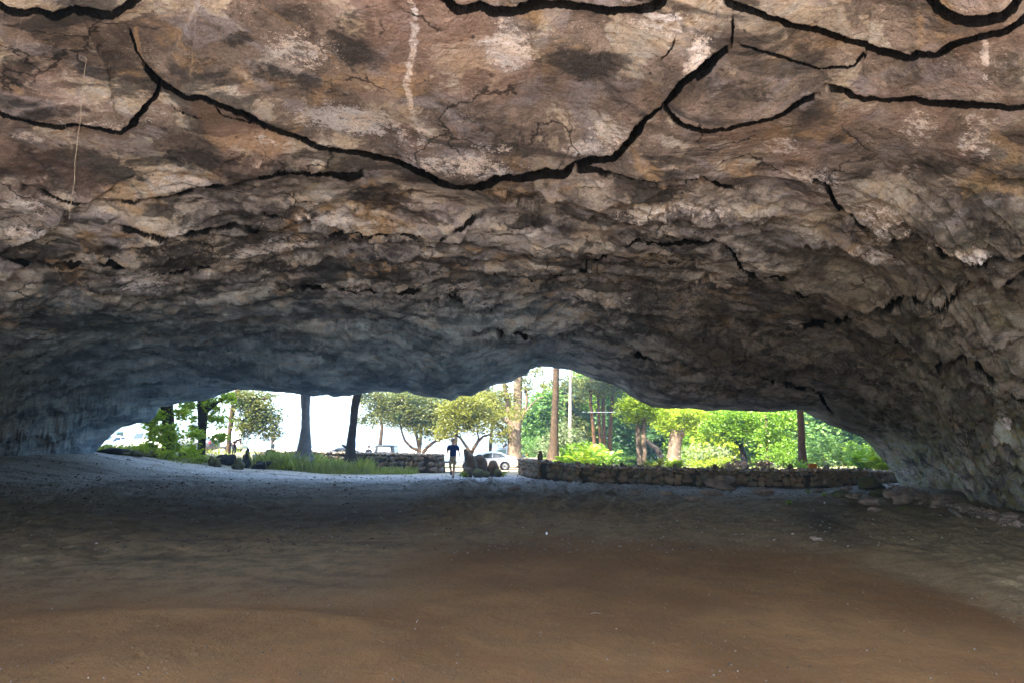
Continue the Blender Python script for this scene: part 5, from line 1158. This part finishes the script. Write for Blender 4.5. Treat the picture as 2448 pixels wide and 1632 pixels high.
for i,(px,py,lb) in enumerate([(1888,1206,'tiny green seedling on the dark gravel'),(1972,1187,'yellow green seedling below the right wall'),(1932,1179,'small seedling close to the right wall foot'),(2155,1217,'single green sprout by the scattered stones')]):
    frond_plant('seedling',lb,g_at(px,py),5,.13,M['leaf_green'],M['twig_green'],'seedlings on the cave floor',nl=5,wid=.03,llen=.07)
# grass: uncountable
def grass(name,label,regions,mat,hgt):
    V=[];T=[]
    for (x0,x1,y0,y1,n,hs) in regions:
        x=rng.uniform(x0,x1,n); y=rng.uniform(y0,y1,n); px_=CX+F*x/y
        z=gzv(x,y); a=rng.random(n)*2*math.pi; h=hgt*hs*(.25+1.3*rng.random(n)**1.5)*(1+.6*gn(x*1.3,y*1.3,3)); w=.012+.012*rng.random(n); lx=rng.normal(0,.25,n)*h; ly=rng.normal(0,.25,n)*h
        c,s_=np.cos(a)*w,np.sin(a)*w
        v=np.stack([np.stack([x-c,y-s_,z-.02],-1),np.stack([x+c,y+s_,z-.02],-1),np.stack([x+c*.6+lx*.4,y+s_*.6+ly*.4,z+h*.6],-1),np.stack([x+lx,y+ly,z+h],-1)],1)
        V.append(v.reshape(-1,3)); T.append(np.repeat(rng.random(n),4))
    V=np.concatenate(V); T=np.concatenate(T)
    o=link(name,np_mesh(name,V,np.arange(len(V)).reshape(-1,4),False,dict(tone=T)),mat); tag(o,label,'grass',kind='stuff')
def grass_px(px0,px1,Y0,Y1,n,hs):
    x0=(px0-CX)/F*(Y0+Y1)/2; x1=(px1-CX)/F*(Y0+Y1)/2; return (x0,x1,Y0,Y1,n,hs)
grass('grass','bright grass growing before the left stone wall',[grass_px(640,760,38.5,44,3000,2.1),grass_px(740,900,38,43,3600,1.6),grass_px(760,1000,37.5,40.5,4500,.8),grass_px(230,480,35.5,38,1500,.5),(3,30,43.5,56,9000,.8),(-40,-14,42,60,6000,.9)],M['grass'],.32)
# mouth of the cave: a few ferns on the right lip
for i,(px,py,lb) in enumerate([(2000,1022,'small fern clinging to the upper right lip of the cave'),(2076,1056,'fern tuft halfway down the right lip of the cave'),(2128,1118,'fern tuft low on the right lip of the cave')]):
    Yl=float(Yb_px(px)); p=P(px,py-6,Yl); frond_plant('lip_fern',lb,p,5,.35,M['leaf_lime'],M['twig_green'],'ferns on the right lip',nl=7,wid=.05,llen=.12)
# ================================================================= light, sky, camera
SUN_EL, SUN_AZ = 55.0, 216.0        # azimuth clockwise from +Y
w = bpy.data.worlds.new('World'); scene.world = w; w.use_nodes = True; nt = w.node_tree
bg = nt.nodes['Background']; sky = nt.nodes.new('ShaderNodeTexSky'); sky.sky_type = 'NISHITA'; sky.sun_disc = False
sky.sun_elevation = R(SUN_EL); sky.sun_rotation = R(SUN_AZ); sky.air_density = 1.0; sky.dust_density = 2.0; sky.ozone_density = 1.0
nt.links.new(sky.outputs[0], bg.inputs[0]); bg.inputs[1].default_value = .15
sun = bpy.data.lights.new('sun', 'SUN'); sun.energy = 5.0; sun.angle = R(.5); sun.color = (1.0,.94,.84)
so = bpy.data.objects.new('sun', sun); COL.objects.link(so)
az = R(SUN_AZ); el = R(SUN_EL)
sd = Vector((math.sin(az)*math.cos(el), math.cos(az)*math.cos(el), math.sin(el)))
so.rotation_euler = sd.to_track_quat('Z', 'Y').to_euler(); so.location = (0,-20,30)
cam = bpy.data.cameras.new('camera'); co_ = bpy.data.objects.new('camera', cam); COL.objects.link(co_)
cam.sensor_width = 36; cam.lens = F*36/2448; cam.clip_end = 20000; cam.clip_start = .05
co_.location = (0,0,CAMZ); co_.rotation_euler = (R(90)+PITCH, 0, 0); scene.camera = co_
vs = scene.view_settings; vs.view_transform = 'Standard'; vs.look = 'None'; vs.gamma = 1; vs.use_curve_mapping = False; vs.exposure = 3.12
cy = scene.cycles; cy.max_bounces = 8; cy.diffuse_bounces = 4; cy.glossy_bounces = 3; cy.transmission_bounces = 4; cy.sample_clamp_indirect = 6; cy.use_denoising = True; cy.caustics_reflective = False; cy.caustics_refractive = False

# air
HB=(-2600,-420,-6, 2600,620,34)
hz=MB(); hz.box(((HB[0]+HB[3])/2,(HB[1]+HB[4])/2,(HB[2]+HB[5])/2),(HB[3]-HB[0],HB[4]-HB[1],HB[5]-HB[2]))
m_=bpy.data.materials.new('haze'); m_.use_nodes=True; nt=m_.node_tree; nt.nodes.clear(); o_=nt.nodes.new('ShaderNodeOutputMaterial'); v_=nt.nodes.new('ShaderNodeVolumePrincipled')
v_.inputs['Color'].default_value=(.5,.74,1,1); v_.inputs['Density'].default_value=.0017; v_.inputs['Anisotropy'].default_value=.75
nt.links.new(v_.outputs[0],o_.inputs['Volume'])
hz=hz.build('haze',m_,None,False); tag(hz,'thin bluish haze in the air','haze',kind='stuff')
cy.volume_bounces=0
